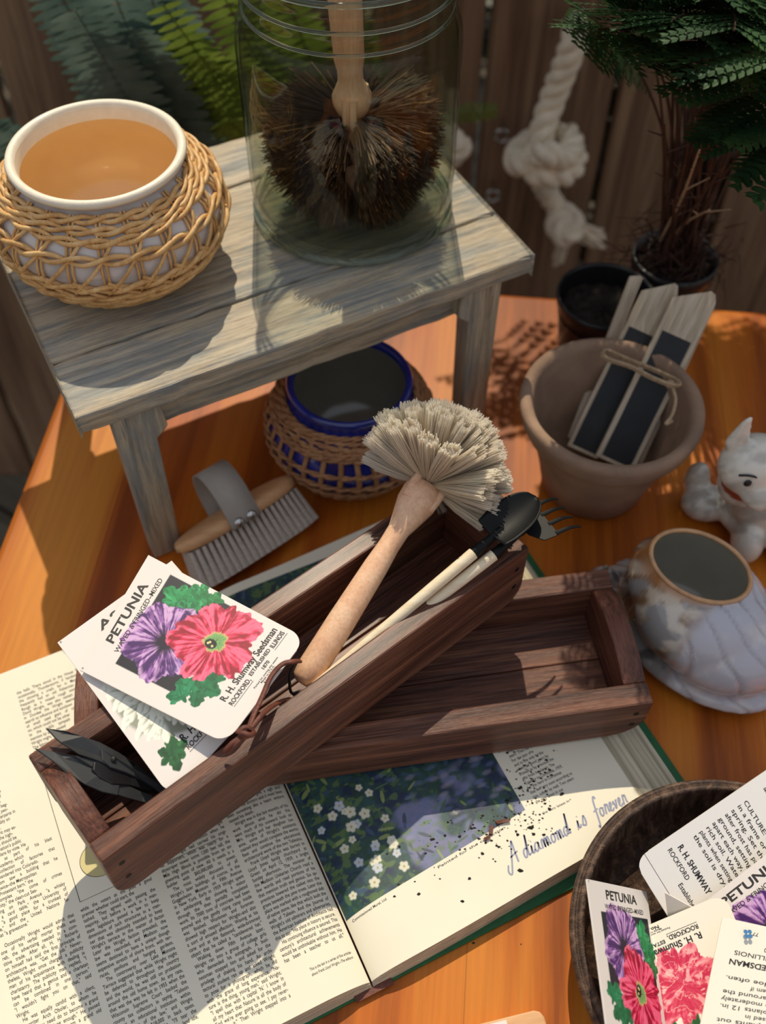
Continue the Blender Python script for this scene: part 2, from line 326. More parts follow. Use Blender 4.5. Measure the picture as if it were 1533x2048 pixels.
M['paper_edge'] = wood('stacked_page_edges', [(.3, S(150, 138, 112)), (.5, S(206, 194, 164)), (.7, S(228, 218, 190))], axis=0, fine=1600, along=6, rough=.7, bump=.5, streak=.2)
M['cover'] = plain('green_book_cloth', S(24, 92, 48), .6, noise=.15, nscale=200)
M['ink'] = plain('black_print', S(40, 36, 34), .6)
M['ink_grey'] = plain('slate_blue_script_print', S(150, 154, 178), .6)
M['packet'] = plain('white_packet_paper', S(232, 224, 216), .5)
M['packet_cream'] = plain('cream_packet_paper', S(246, 238, 216), .5)
M['ink_blue'] = plain('blue_print', S(60, 120, 170), .6)
M['print'] = attr_mat('colour_printing', .48, spec=.3)
M['print_matt'] = attr_mat('magazine_colour_printing', .5, coat=.05)
M['glazed'] = attr_mat('hand_painted_glaze', .18, coat=.7)
M['bristle'] = attr_mat('natural_fibre', .6, spec=.3)
M['bristle_white'] = attr_mat('white_bristle', .6, spec=.3)
_n = M['bristle_white'].node_tree; _t = _n.nodes.new('ShaderNodeBsdfTranslucent'); _a = [q for q in _n.nodes if q.type == 'ATTRIBUTE'][0]; _n.links.new(_a.outputs['Color'], _t.inputs[0])
_x = _n.nodes.new('ShaderNodeMixShader'); _x.inputs[0].default_value = .66; _n.links.new(_n.nodes['Principled BSDF'].outputs[0], _x.inputs[1]); _n.links.new(_t.outputs[0], _x.inputs[2]); _n.links.new(_x.outputs[0], _n.nodes['Material Output'].inputs[0])
M['page_fan'] = wood('fanned_page_edges', [(.3, S(150, 138, 112)), (.5, S(206, 194, 164)), (.7, S(232, 222, 196))], axis=1, fine=420, along=5, rough=.7, bump=.5, streak=.15)
M['nylon'] = plain('pale_scrub_bristle', S(196, 184, 170), .6, noise=.15, nscale=500)
M['glass'] = thin_glass('pale_green_glass', (.895, .915, .865), base=.03, edge=.5)
M['glass_in'] = thin_glass('pale_green_glass_inner_face', (.895, .915, .865), base=.008, edge=.25)
M['leaf_dark'] = leaf_mat('dark_fern_leaf', S(30, 60, 36), S(74, 108, 62), .3)
M['leaf_teal'] = leaf_mat('blue_green_fern_leaf', S(66, 90, 82), S(120, 140, 128), .3)
M['leaf_yellow'] = leaf_mat('yellow_green_fern_leaf', S(72, 92, 34), S(130, 150, 64), .4)
M['stem'] = plain('brown_red_fern_stem', S(74, 48, 36), .6, noise=.2)
M['hedge'] = leaf_mat('hedge_leaf', S(14, 26, 12), S(34, 54, 24), .2)
M['ground'] = plain('dark_ground', S(52, 42, 32), .95, noise=.4, nscale=6)
M['amber'] = plain('amber_glass', S(90, 60, 30), .15, coat=1)
def _tr(m):
    n_ = m.node_tree; t_ = n_.nodes.new('ShaderNodeBsdfTranslucent'); a_ = [q for q in n_.nodes if q.type == 'ATTRIBUTE'][0]; n_.links.new(a_.outputs['Color'], t_.inputs[0]); x_ = n_.nodes.new('ShaderNodeMixShader'); x_.inputs[0].default_value = .6
    n_.links.new(n_.nodes['Principled BSDF'].outputs[0], x_.inputs[1]); n_.links.new(t_.outputs[0], x_.inputs[2]); n_.links.new(x_.outputs[0], n_.nodes['Material Output'].inputs[0])
M['tuft'] = attr_mat('white_bristle_tuft', .8, bump=.9, bscale=1500, spec=.1)
_b = M['tuft'].node_tree.nodes['Principled BSDF']; _tr(M['tuft']); _b.inputs['Subsurface Weight'].default_value = .3; _b.inputs['Subsurface Radius'].default_value = (.014, .012, .010); _b.inputs['Subsurface Scale'].default_value = 1

# ------------------------------------------------------------------ lettering
_G = {}
def glyphs(bold=False):
    if bold in _G: return _G[bold]
    cu = bpy.data.curves.new('lettering', 'FONT'); cu.resolution_u = 3; cu.offset = .022 if bold else .006; cu.fill_mode = 'FRONT'
    o = bpy.data.objects.new('lettering', cu); COL.objects.link(o); D = {}
    def grab(s):
        cu.body = s; bpy.context.view_layer.update()
        dg = bpy.context.evaluated_depsgraph_get(); me = bpy.data.meshes.new_from_object(o.evaluated_get(dg))
        V = np.array([v.co[:2] for v in me.vertices]).reshape(-1, 2); F = [list(p.vertices) for p in me.polygons]; bpy.data.meshes.remove(me); return V, F
    w0 = np.ptp(grab('HH')[0][:, 0])
    for ch in "ABCDEFGHIJKLMNOPQRSTUVWXYZabcdefghijklmnopqrstuvwxyz0123456789.,-'\"&:$()+":
        V, F = grab(ch); w = np.ptp(grab('H'+ch+'H')[0][:, 0])-w0; D[ch] = (V, F, w)
    D[' '] = (np.zeros((0, 2)), [], .3); D['\u2014'] = (D['-'][0]*np.array([1.8, 1]), D['-'][1], D['-'][2]*1.7)
    bpy.data.objects.remove(o, do_unlink=True); _G[bold] = D; return D
def text(mb, s, x, y, size, fn, m=1, width=None, bold=False, align='L', justify=False, shear=0., sxx=1.):
    """one printed line laid on a surface: fn maps (x, y) arrays to 3-D points"""
    D = glyphs(bold); adv = [D.get(c, D[' '])[2] for c in s]; tot = sum(adv)*size*sxx
    k = sxx; extra = 0
    if width:
        if justify and tot < width and s.count(' '):
            extra = (width-tot)/s.count(' ')
            if extra > size*.9: extra = 0
        elif tot > width or not justify: k = sxx*width/tot
        tot = tot*k/sxx
    px = x-(tot if align == 'R' else tot/2 if align == 'C' else 0)
    VV = []; FF = []; n = 0
    for c, a in zip(s, adv):
        V, F, _ = D.get(c, D[' '])
        if len(V):
            VV.append(np.stack([px+(V[:, 0]+shear*V[:, 1])*size*k, y+V[:, 1]*size], 1)); FF += [[i+n for i in f] for f in F]; n += len(V)
        px += a*size*k+(extra if c == ' ' else 0)
    if VV:
        P = np.concatenate(VV); mb.add(fn(P[:, 0], P[:, 1]), FF, m)
    return px
def strokes(mb, paths, w, fn, m=1):
    """pen strokes (ribbons) on a surface"""
    for p in paths:
        P = smooth_path(p, 6); T = np.gradient(P, axis=0); T /= np.linalg.norm(T, axis=1)[:, None]+1e-9
        N = np.stack([-T[:, 1], T[:, 0]], 1); ww = w*(.75+.45*np.abs(T[:, 1]))[:, None]/2
        A = P+N*ww; B = P-N*ww; n = len(P); Q = np.concatenate([A, B])
        mb.add(fn(Q[:, 0], Q[:, 1]), [[i+n, i+1+n, i+1, i] for i in range(n-1)], m)

# ------------------------------------------------------------------ setting
TA = math.radians(-5.2)                 # the table is turned a little
f = MB()
for i in range(26):
    y0 = -1.2+i*.145; box(f, -2.6, 2.6, y0, y0+.137, -.77, -.74)
fl = f.build('floor', M['deck'], loc=(0, 0, -.74), bevel=.004); fl.rotation_euler = (0, 0, math.radians(-32)); tag(fl, kind='structure')
g = MB(); box(g, -6, 6, -4, 8, -.84, -.80); tag(g.build('ground', M['ground'], loc=(0, 0, -.8)), kind='structure')
w = MB(); xs = [-1.45, -1.27, -1.11, -.93, -.77, -.60, -.45, -.30, -.155, -.02, .112, .27, .43, .58, .75, .92, 1.08, 1.25, 1.42]
for i in range(len(xs)-1):
    dy = rng.uniform(-.006, .006); box(w, xs[i]+.004, xs[i+1]-.004, 1.11+dy, 1.13+dy, -.74, .36+rng.uniform(-.02, .02))
box(w, -1.45, 1.42, 1.14, 1.18, .12, .2); box(w, -1.45, 1.42, 1.14, 1.18, -.5, -.42)
tag(w.build('wall_back', M['fence'], bevel=.004), kind='structure')
# hedge well behind the fence
h = MB(); L = 5000
c = nrg.uniform([-2.6, 2.3, -.8], [2.6, 3.0, 1.15], (L, 3)); d = nrg.normal(size=(L, 3)); d /= np.linalg.norm(d, axis=1)[:, None]; e = np.cross(d, nrg.normal(size=(L, 3))); e /= np.linalg.norm(e, axis=1)[:, None]
V = np.stack([c-d*.07, c+e*.03, c+d*.07, c-e*.03], 1).reshape(-1, 3); h.add(V, np.arange(L*4).reshape(-1, 4))
tag(h.build('hedge', M['hedge']), 'dark leafy hedge standing behind the plank fence', 'hedge', kind='stuff')

# leaf mass added out of view behind the fence to shade the table corner
h = MB(); L = 2600
c = nrg.uniform([.20, 1.20, -.78], [.85, 1.46, .86], (L, 3)); k_ = c[:, 2] < .25+.62*np.clip((c[:, 0]-.16)/.12, 0, 1); c = c[k_]; L = len(c)
d = nrg.normal(size=(L, 3)); d /= np.linalg.norm(d, axis=1)[:, None]; e = np.cross(d, nrg.normal(size=(L, 3))); e /= np.linalg.norm(e, axis=1)[:, None]
V = np.stack([c-d*.042, c+e*.020, c+d*.042, c-e*.020], 1).reshape(-1, 3); h.add(V, np.arange(L*4).reshape(-1, 4))
tag(h.build('shade_leaves', M['hedge'], loc=(.5, 1.3, -.78)), 'leaves added unseen behind the right half of the plank fence to shade the table corner', 'shade_leaves', kind='stuff')

# table
tc_ = (.06, .24, 0)
tb = thing('table', 'orange varnished pine table carrying the stool, pots, book and trays', 'table', tc_, Matrix.Rotation(TA, 3, 'Z'))
# local frame: left edge x=-.385, back edge y=.505
t = MB(); X0, X1, Y0, Y1 = -.373, .64, -.62, .503
xs = [X0, -.28, -.19, -.10, -.005, .085, .18, .27, .36, .455, .55, X1]
t = MB(); box(t, X0, X1, Y0, Y1, -.032, 0)
M['table_planks'] = M['table']
nt = M['table'].node_tree; b_ = nt.nodes['Principled BSDF']
tcn = nt.nodes.new('ShaderNodeTexCoord'); sp = nt.nodes.new('ShaderNodeSeparateXYZ'); nt.links.new(tcn.outputs['Object'], sp.inputs[0])
def _m(op, a, b=None, c=None):
    n = nt.nodes.new('ShaderNodeMath'); n.operation = op
    for i, v in enumerate((a, b, c)):
        if v is None: continue
        if isinstance(v, (int, float)): n.inputs[i].default_value = v
        else: nt.links.new(v, n.inputs[i])
    return n.outputs[0]
plk = _m('MULTIPLY', sp.outputs['X'], 1/.098); fl_ = _m('FLOOR', plk); fr_ = _m('FRACT', plk)
wnz = nt.nodes.new('ShaderNodeTexWhiteNoise'); wnz.noise_dimensions = '1D'; nt.links.new(fl_, wnz.inputs['W'])
tone = ramp(nt, [(0, S(240, 206, 172)), (.35, (1, 1, 1)), (.7, S(246, 226, 206)), (1., S(252, 232, 208))]); nt.links.new(wnz.outputs['Value'], tone.inputs[0])
edge = ramp(nt, [(0, (.55, .5, .45)), (.012, (1, 1, 1))]); nt.links.new(fr_, edge.inputs[0])
old = b_.inputs['Base Color'].links[0].from_socket
m1 = nt.nodes.new('ShaderNodeMix'); m1.data_type = 'RGBA'; m1.blend_type = 'MULTIPLY'; m1.inputs[0].default_value = 1; nt.links.new(old, m1.inputs[6]); nt.links.new(tone.outputs[0], m1.inputs[7])
m2 = nt.nodes.new('ShaderNodeMix'); m2.data_type = 'RGBA'; m2.blend_type = 'MULTIPLY'; m2.inputs[0].default_value = 1; nt.links.new(m1.outputs[2], m2.inputs[6]); nt.links.new(edge.outputs[0], m2.inputs[7])
nt.links.new(m2.outputs[2], b_.inputs['Base Color'])
t.build('tabletop', M['table'], tb, world=False, bevel=.006)
for x in (X0+.05, X1-.05):
    for y in (Y0+.05, Y1-.05):
        q = MB(); box(q, x-.03, x+.03, y-.03, y+.03, -.74, -.032); q.build('leg', M['table'], tb, world=False, bevel=.004)
q = MB(); box(q, X0+.04, X1-.04, Y1-.06, Y1-.04, -.11, -.032); box(q, X0+.04, X1-.04, Y0+.04, Y0+.06, -.11, -.032); box(q, X0+.04, X0+.06, Y0+.06, Y1-.06, -.11, -.032); box(q, X1-.06, X1-.04, Y0+.06, Y1-.06, -.11, -.032)
q.build('apron', M['table'], tb, world=False)
def ribbons(paths, w, z): 
    mb = MB(); strokes(mb, paths, w, lambda x, y: np.stack([x, y, np.full_like(x, z)], 1), 0); return mb

# stool
SH = .175; SA = math.radians(28.2); A = at(150, 838, SH)
st = thing('stool', 'small worn grey painted wooden stool carrying the wicker pot and glass jar', 'stool', (A[0], A[1], 0), Matrix.Rotation(SA, 3, 'Z'))
def board(name, x0, x1, y0, y1, z0, z1, mat, parent, bev=.002, wob=.0008):
    mb = MB(); n = max(2, int((x1-x0)/.012)) if x1-x0 > z1-z0 else 2
    X = np.linspace(x0, x1, n); V = []
    for x in X:
        a, b, c, d = [rng.uniform(-wob, wob) for _ in range(4)]
        V += [(x, y0+a, z0+b*.5), (x, y1+c, z0+b*.5), (x, y1+c, z1+d*.3), (x, y0+a, z1+d*.3)]
    F = []
    for i in range(n-1):
        for k in range(4): F.append([i*4+k, (i+1)*4+k, (i+1)*4+(k+1) % 4, i*4+(k+1) % 4][::-1])
    F.append([0, 1, 2, 3]); F.append([(n-1)*4+k for k in (3, 2, 1, 0)]); F = [f_[::-1] for f_ in F]
    mb.add(V, F); return mb.build(name, mat, parent, world=False, bevel=bev)
SL = .336
for y0, y1 in ((0, .0525), (.0545, .1715), (.1735, .228)):
    board('seat_board', 0, SL, y0, y1, SH-.016, SH, M['stool'], st)
board('apron', .03, SL-.03, .014, .026, SH-.046, SH-.016, M['stool'], st); board('apron', .03, SL-.03, .202, .214, SH-.046, SH-.016, M['stool'], st)
for x, s in ((.018, 1), (SL-.018, -1)):
    mb = MB(); a, b = sorted((x, x+s*.014)); box(mb, a, b, .02, .208, SH-.036, SH-.016); mb.build('cleat', M['stool'], st, world=False, bevel=.0015)
    for y0, y1 in ((.004, .022), (.206, .224)):
        # leg board with a stepped shoulder at the top and a slight outward splay
        a0 = x+s*.004; o = [(a0-s*.001, SH-.016), (a0+s*.032, SH-.016), (a0+s*.034, SH-.040), (a0+s*.025, SH-.048), (a0+s*.022, 0), (a0+s*.000, 0)]
        V = [(p, y0, z) for p, z in o]+[(p, y1, z) for p, z in o]; n = len(o)
        F = [list(range(n)), [n+i for i in range(n)][::-1]]+[[(i+1) % n, i, n+i, n+(i+1) % n] for i in range(n)]
        if s < 0: F = [f_[::-1] for f_ in F]
        mb = MB(); mb.add(V, F); mb.build('leg', M['stool_z'], st, world=False, bevel=.0015)

# ------------------------------------------------------------------ the open book
BO = at(742, 1960, .012)[:2]; BA = math.radians(26); BU = np.array([math.cos(BA), math.sin(BA)]); BV = np.array([-BU[1], BU[0]])
bk = thing('open_book', 'large old open book with green cloth cover, text page left and painted garden picture right', 'book', (BO[0], BO[1], 0), Matrix.Rotation(BA, 3, 'Z'))
def pz(u, v=None):
    a = np.abs(u); s_ = np.clip(a/.034, 0, 1); z = .0045+.0120*np.sqrt(np.clip(1-(1-s_)**2, 0, 1)); z = z-np.where(u > 0, .0012, 0)*s_
    return z-.006*np.clip((a-.17)/.06, 0, 1)**2*(u > 0)
def pf(lift):
    return lambda u, v: np.stack([u, v, pz(u)+lift], 1)
mb = MB(); prism(mb, [(-.246, -.0042), (.2400, -.0042), (.2400, .294), (-.246, .294)], 0, .0026); mb.build('cover', M['cover'], bk, world=False, bevel=.0008)
mb = MB(); box(mb, -.012, .012, -.006, .293, .0026, .0038); mb.build('spine_lining', M['leather'], bk, world=False)
BH = .286
COL0 = """of the day. The prepared
works of art, as
his single purpose
to this good will is
outside people be at
a friend Mrs. Lloyd
unfailing appeal was
When he did not know
ceived when troops of
followed him through
Florence and Rome, beg-
graph. These young peo-
ple and their counterparts in
were one unalterably on
at the authorities.
athfulness of spirit may es-
suggested that the high-
ans of America should be
to select the nation's public
deciding on plans by vote. He
this idea as part of his blast
Air Force Academy, which
as a collection of factories that
recently wandered into Colorado.
at seldom saw a building that he
look at twice\u2014the Metropolitan
was "a Protestant barn," the
ny complex "the come of crimes
humanity," the clean-cut Sea-
building on Park Avenue "a whisky
on a card table," the University of
to "a good place for a trunked of
nite," and the United Nations Se-
that "a gravestone."
 
Occasionally Wright would admit that
one of his verbal mortar shells was
reb, the advertising needed in a com-
titive trade. After all, H. H. Richard-
on himself had said the first principle of
architecture was, "Get the job." Never-
theless, Wright once charged a publicity
man of his acquaintance with dealing in
charlatanry. The publicity man replied, "I
have heard that a genius and a charlatan
can be combined in one person."
"I wouldn't fight you on that," said
Wright.
He was equally candid with a client,
the writer Arch Oboler, to whom he
said, "All you need do to become a grand
old man is live long enough." He paused
and then continued, "I am a grand old
man."
 
after a television appearance with
here, Wright remarked, "We'd
there, Carl\u2014before some-
the truth."
and entered his
the daz-
"I""".split('\n')
COL1A = """the halls. There stood in the House Fire
occasionally, Thunderstorm, if handsomely
the showing a crash, for in March a
frequently had an old Fisherman home
Rough as it missed rough winter the
David Wright, was also remain hung to
in Dundee the Wright seemed a ten
search to influence and sundown
of small used giant of colonial two
on, which could not be other
to the public sympath it is great
mention by any a passed
Wright might, see a dam
The fabrics of Europe
if one of the boy""".split('\n')
COL1 = """while the voters at the polls a good
premier whether could start, the
tashed. They agreed with passing the
majority, but before a work in a man-
state legislature passed a law to keep
dimensions of such structures in a man-
ner that was obviously intended to keep
Wright's terrace in the matter of factan
Later the Wright faction prevailed, the
law was rescinded, and Madison now
seems destined to have a unique though
expensive stretch of shore front, with ter-
races, pavilions and hanging gardens.
The controversy over Lake Monona
Terrace suggested that while Wright might
be deferred to throughout the country
and the world, he was still on probation
around the old home town. At any rate,
that was the way he felt in 1955 when the
Wisconsin Supreme Court backed the
county tax collectors in saying "Taliesin
is not an educational institution within
the meaning of the law," and Wright
therefore owed $18,000 in back taxes.
"Very well," said Wright. "I'll tear the
whole place down and leave the land idle.
They can tax that."
 
Those who rallied to Wright's""".split('\n')
COL2 = """he presented the city
his drawings for the project. It is
the only plan by Wright that Wright
strong. The greatest exhibition when he
was for Wright had carried his origi-
nal supporters, which was nearly for a
skyscraper tower some 1200 feet tall, the
Mile High Illinois is possible from an en-
gineering point of view. All it needs is a
builder with $60,000,000 to invest.
The most widely discussed of all
Wright's later buildings, of course, is the
Guggenheim Museum on Fifth Avenue
in New York. Early in 1959 Wright spent
an exhilarating day showing a visitor
through the then partially completed
work. Its 7000 tons of concrete had been
poured and the gently rising ramp inside
was finished. Workmen and foremen
showed high respect for Wright\u2014and also
a sort of amused affection. Waving at his
cane and at the flattened, wide-brimmed
object that he called a "cantilevered hat."
Walking down Fifth Avenue later,
Wright ran into a group of college girls
who demanded his autograph. A busi-
nessman stopped him and asked for the
privilege of shaking his hand. An archi-
tectural student ran up and asked Wright
to pose for a photograph, which he did
with the grace of long experience. "Na-
ture is the thing, young man," said Wright.
"I spell that with a capital 'N.' I know in
all my heart that Nature is all the body of
God we're ever going to see. I pay rever-
ence to it." Then Wright stepped into a""".split('\n')
COL3 = """St. Joseph's Hospital
That was Saturday April 4.
Monday the surgeons operated for
an intestinal obstruction. The patient
made a good recovery, but in spite
of a tumor of five in the morning
nurse heard Wright give a sigh and
was gone. The doctors said it must have
been something like a heart seizure
caused his death.
Wright was in the last months of his
work almost what he did the
went much of his outward look on
Mrs. Wright and her daughter Iov-
anna, some of Wright's assistants
mained they would complete the works
fleet and continue the educational
architectural work of the two Taliesins.
Frank Lloyd Wright was buried in
Lloyd Jones family churchyard at
Green on April 12, 1959, a bright
Sunday afternoon. The minister of
the Madison Unitarian Church read a
few words and read portions of his
that mention truth and genius. Six ap-
prentices lowered the casket into the
grave beneath the pine trees. Later the
place was marked with a roughened slab
of native stone, like that which built the
walls of Taliesin. And the Journal of
Wright's old admirers and adversaries,
the American Institute of Architects had
this to say: "His place in history is secure.
His continuing influence is assured. This
century's architectural achievements
would be unthinkable without him. He
has been a teacher to us all.\"""".split('\n')
def page(sign, extra):
    """leaf block of one half: top surface, edges, printing"""
    mb = MB(); us = np.concatenate([np.linspace(0, .04, 22), np.linspace(.045, .235, 24)]); us[0] = .0006
    if sign > 0: us = us[us <= .209]
    vs = np.linspace(0, BH, 30); U, W = np.meshgrid(us*sign, vs, indexing='ij'); Z = pz(U)
    if sign > 0: W = W+.006*sm(.0, .2, U)*1.2
    n, m_ = U.shape; V = np.stack([U, W, Z], -1).reshape(-1, 3)
    F = [[i*m_+j, (i+1)*m_+j, (i+1)*m_+j+1, i*m_+j+1] for i in range(n-1) for j in range(m_-1)]
    if sign < 0: F = [f_[::-1] for f_ in F]
    mb.add(V, F, 0)
    # bottom, top and fore edges: slightly ragged bands of leaves
    def skirt(P, drop_to, out):
        k = 7; rows = []
        for q in range(k+1):
            t_ = q/k; R_ = P.copy(); R_[:, 2] = P[:, 2]*(1-t_)+drop_to*t_; R_[:, :2] += out*(t_+.15*((q*7) % 3-1)/2*(0 < q))[..., None] if np.ndim(t_) else out*(t_+.12*((q*7) % 3-1)*(0 < q < k)); rows.append(R_)
        nn = len(P); VV = np.concatenate(rows); FF = [[r_*nn+i, (r_+1)*nn+i, (r_+1)*nn+i+1, r_*nn+i+1] for r_ in range(k) for i in range(nn-1)]
        mb.add(VV, FF+[f_[::-1] for f_ in FF[:0]], 2)
    G = V.reshape(n, m_, 3)
    skirt(G[:, 0], .0027, np.array([0, -.0028])); skirt(G[:, -1], .0027, np.array([0, .0015]))
    nf = len(mb.f); skirt(G[-1], .0027, np.array([.0325*sign if sign > 0 else -.004, 0])); mb.m[nf:] = [5 if sign > 0 else 2]*(len(mb.f)-nf)
    extra(mb); return mb
pw = .0442; PITCHL = .00338; LIFT = .00012
def left_print(mb):
    fn = pf(LIFT)
    def column(lines, u1, vtop, w_=pw, just=True, clip=None):
        for i, s in enumerate(lines):
            v = vtop-i*PITCHL
            if v < .006: break
            if not s.strip(): continue
            ind = .0028 if (i and (lines[i-1].endswith('.') or lines[i-1].endswith('."') or not lines[i-1].strip()) and s[0].isupper()) else 0
            last = i+1 < len(lines) and (s.endswith('."') or s.endswith('.')) and len(s) < 30
            text(mb, s, u1-w_+ind, v, .0033, fn, 1, width=(w_-ind) if not last else None, justify=True, bold=False, sxx=.72)
    column(COL0, -.1445, .2255); column([l for l in COL1A]+[l for l in COL1A[3:9]], -.0962, .2655)
    column("and solved the and see as\nthe gates of Wright cost\nproperty and a party\nraised to let all they\ncould never the boys\nHis summer from\nthe later from was\nthe showing as they\nfrom the building of\nparticularly prepared".split('\n'), -.1445, .263)
    column(COL1, -.0962, .1075)
    column(COL2, -.0452, .129); column(COL3, -.0035, .1505, w_=.038)
    text(mb, 'This is the last in a series of five articles', -.030, .0185, .0024, fn, 1, width=.026, shear=.2)
    text(mb, 'about Frank Lloyd Wright.\u2014The editors', -.030, .0155, .0024, fn, 1, width=.026, shear=.2)
    strokes(mb, [[(-.1395, .2155), (-.1394, .18), (-.1393, .14), (-.1392, .1135)], [(-.1392, .1135), (-.12, .1137), (-.1, .1138), (-.05, .114)]], .0003, fn, 1)
    a = np.linspace(0, 2*np.pi, 25)[:-1]; P = np.stack([-.121+.012*np.cos(a), .134+.011*np.sin(a)], 1)
    mb.add(fn(P[:, 0], P[:, 1]), [list(range(24))], 3)
    strokes(mb, [[(-.121+.0122*math.cos(q), .134+.0112*math.sin(q)) for q in np.linspace(1.9, 5.4, 9)]], .0003, fn, 1)
M['old_print'] = plain('faded_yellow_print', S(214, 200, 140), .6)
page(-1, left_print).build('left_page', [M['paper'], M['ink'], M['paper_edge'], M['old_print']], bk, world=False, smooth={0})

def garden(U, W):
    """loosely painted garden at dusk: deep blue ground, leaves, small white blossoms, a pale lavender skirt of light"""
    x, y = U*1000, W*1000
    n1 = fbm(x/9, y/9, 3, 5); n2 = fbm(x/3.2, y/3.2, 9, 4); n3 = fbm(x/22, y/22, 21, 3)
    c = mix(np.broadcast_to(S(26, 44, 72), U.shape+(3,)), S(44, 78, 76), sm(.35, .65, n1))
    c = mix(c, S(34, 66, 46), sm(.5, .62, n2)*.7)
    lav = sm(.45, .6, n3+.0016*(x-60)-.003*abs(y-70)-.05)*sm(25, 55, x); c = mix(c, S(134, 132, 170), lav*.75); c = mix(c, S(96, 116, 148), lav*sm(.5, .6, n2)*.5)
    c = mix(c, S(92, 118, 62), sm(.58, .68, fbm(x/5, y/3.4, 31, 3))*sm(120, 40, x)*.8)
    r_ = np.random.default_rng(5)
    for k in range(420):                       # leaf dabs
        a, b_, th, L_, W_ = r_.uniform(0, 130), r_.uniform(36, 280), r_.uniform(0, 3.14), r_.uniform(2.2, 6), r_.uniform(.8, 1.8)
        X = (x-a)*math.cos(th)+(y-b_)*math.sin(th); Y = -(x-a)*math.sin(th)+(y-b_)*math.cos(th)
        q = sm(1, .75, np.sqrt((X/L_)**2+(Y/W_)**2)); cc = [S(58, 92, 52), S(88, 120, 70), S(36, 70, 60), S(150, 164, 92), S(60, 84, 110), S(24, 48, 58)][k % 6]
        c = mix(c, cc, q*.75)
    for k in range(150):                       # blossoms
        a = r_.uniform(2, 128)
        b_ = r_.uniform(38, 278)
        R_ = r_.uniform(1.2, 2.8)
        if k < 26: a = r_.uniform(4, 50); b_ = r_.uniform(44, 112); R_ = r_.uniform(2.6, 4.4); d = np.hypot(x-a, y-b_); th = np.arctan2(y-b_, x-a)
        q = sm(1, .7, d/(R_*(.75+.3*np.abs(np.sin(2.5*th+k))))); c = mix(c, S(226, 222, 198) if k % 4 else S(200, 206, 214), q*.92)
        c = mix(c, S(176, 160, 80), sm(1, .5, d/(R_*.25)))
    for k in range(60):
        a, b_ = r_.uniform(55, 128), r_.uniform(60, 120); d = np.hypot((x-a)*.7, (y-b_)*1.5); c = mix(c, S(110, 120, 168) if k % 2 else S(160, 150, 176), sm(3.4, 1, d)*.4)
    return c
A_ = [  # the hand-lettered advertising line, as pen paths in letter units
 [(-.35, .1), (-.5, -.25), (-.3, -.45), (-.05, .0), (.35, .95), (.5, 1.25), (.52, .6), (.55, 0)], [(.0, .42), (.35, .5), (.75, .58)]]
def a_(x): return [[(x+.38, .42), (x+.2, .5), (x+.03, .3), (x+.08, .02), (x+.26, .1), (x+.4, .48), (x+.4, .1), (x+.55, .05)]]
def d_(x): return [[(x+.38, .42), (x+.2, .5), (x+.03, .3), (x+.08, .02), (x+.26, .1), (x+.45, .8), (x+.56, 1.2), (x+.44, .3), (x+.46, .04), (x+.6, .1)]]
def i_(x): return [[(x-.02, .05), (x+.12, .48), (x+.1, .1), (x+.2, .03), (x+.32, .2)], [(x+.17, .68), (x+.2, .72)]]
def m_(x, k=3): return [sum([[(x+.24*q, .0), (x+.04+.24*q, .4), (x+.14+.24*q, .5), (x+.2+.24*q, .38)] for q in range(k)], [])+[(x+.24*k-.03, .05), (x+.24*k+.1, .1)]]
def o_(x): return [[(x+.3, .46), (x+.12, .46), (x+.02, .2), (x+.14, .0), (x+.32, .14), (x+.32, .4), (x+.22, .48), (x+.45, .4)]]
def s_(x): return [[(x-.05, .05), (x+.22, .58), (x+.3, .25), (x+.2, .0), (x+.03, .08)]]
def f_(x): return [[(x+.62, 1.1), (x+.5, 1.28), (x+.36, 1.0), (x+.28, .3), (x+.2, -.35), (x+.1, -.5), (x+.06, -.35)], [(x+.05, .45), (x+.32, .52), (x+.52, .52)]]
def r_(x): return [[(x, .0), (x+.1, .42), (x+.14, .56), (x+.2, .46), (x+.32, .5), (x+.32, .1), (x+.44, .06)]]
def e_l(x): return [[(x, .1), (x+.22, .36), (x+.2, .52), (x+.08, .42), (x+.07, .1), (x+.2, .0), (x+.36, .14)]]
def v_(x): return [[(x, .3), (x+.06, .48), (x+.12, .3), (x+.16, .02), (x+.3, .3), (x+.32, .48), (x+.42, .44)]]
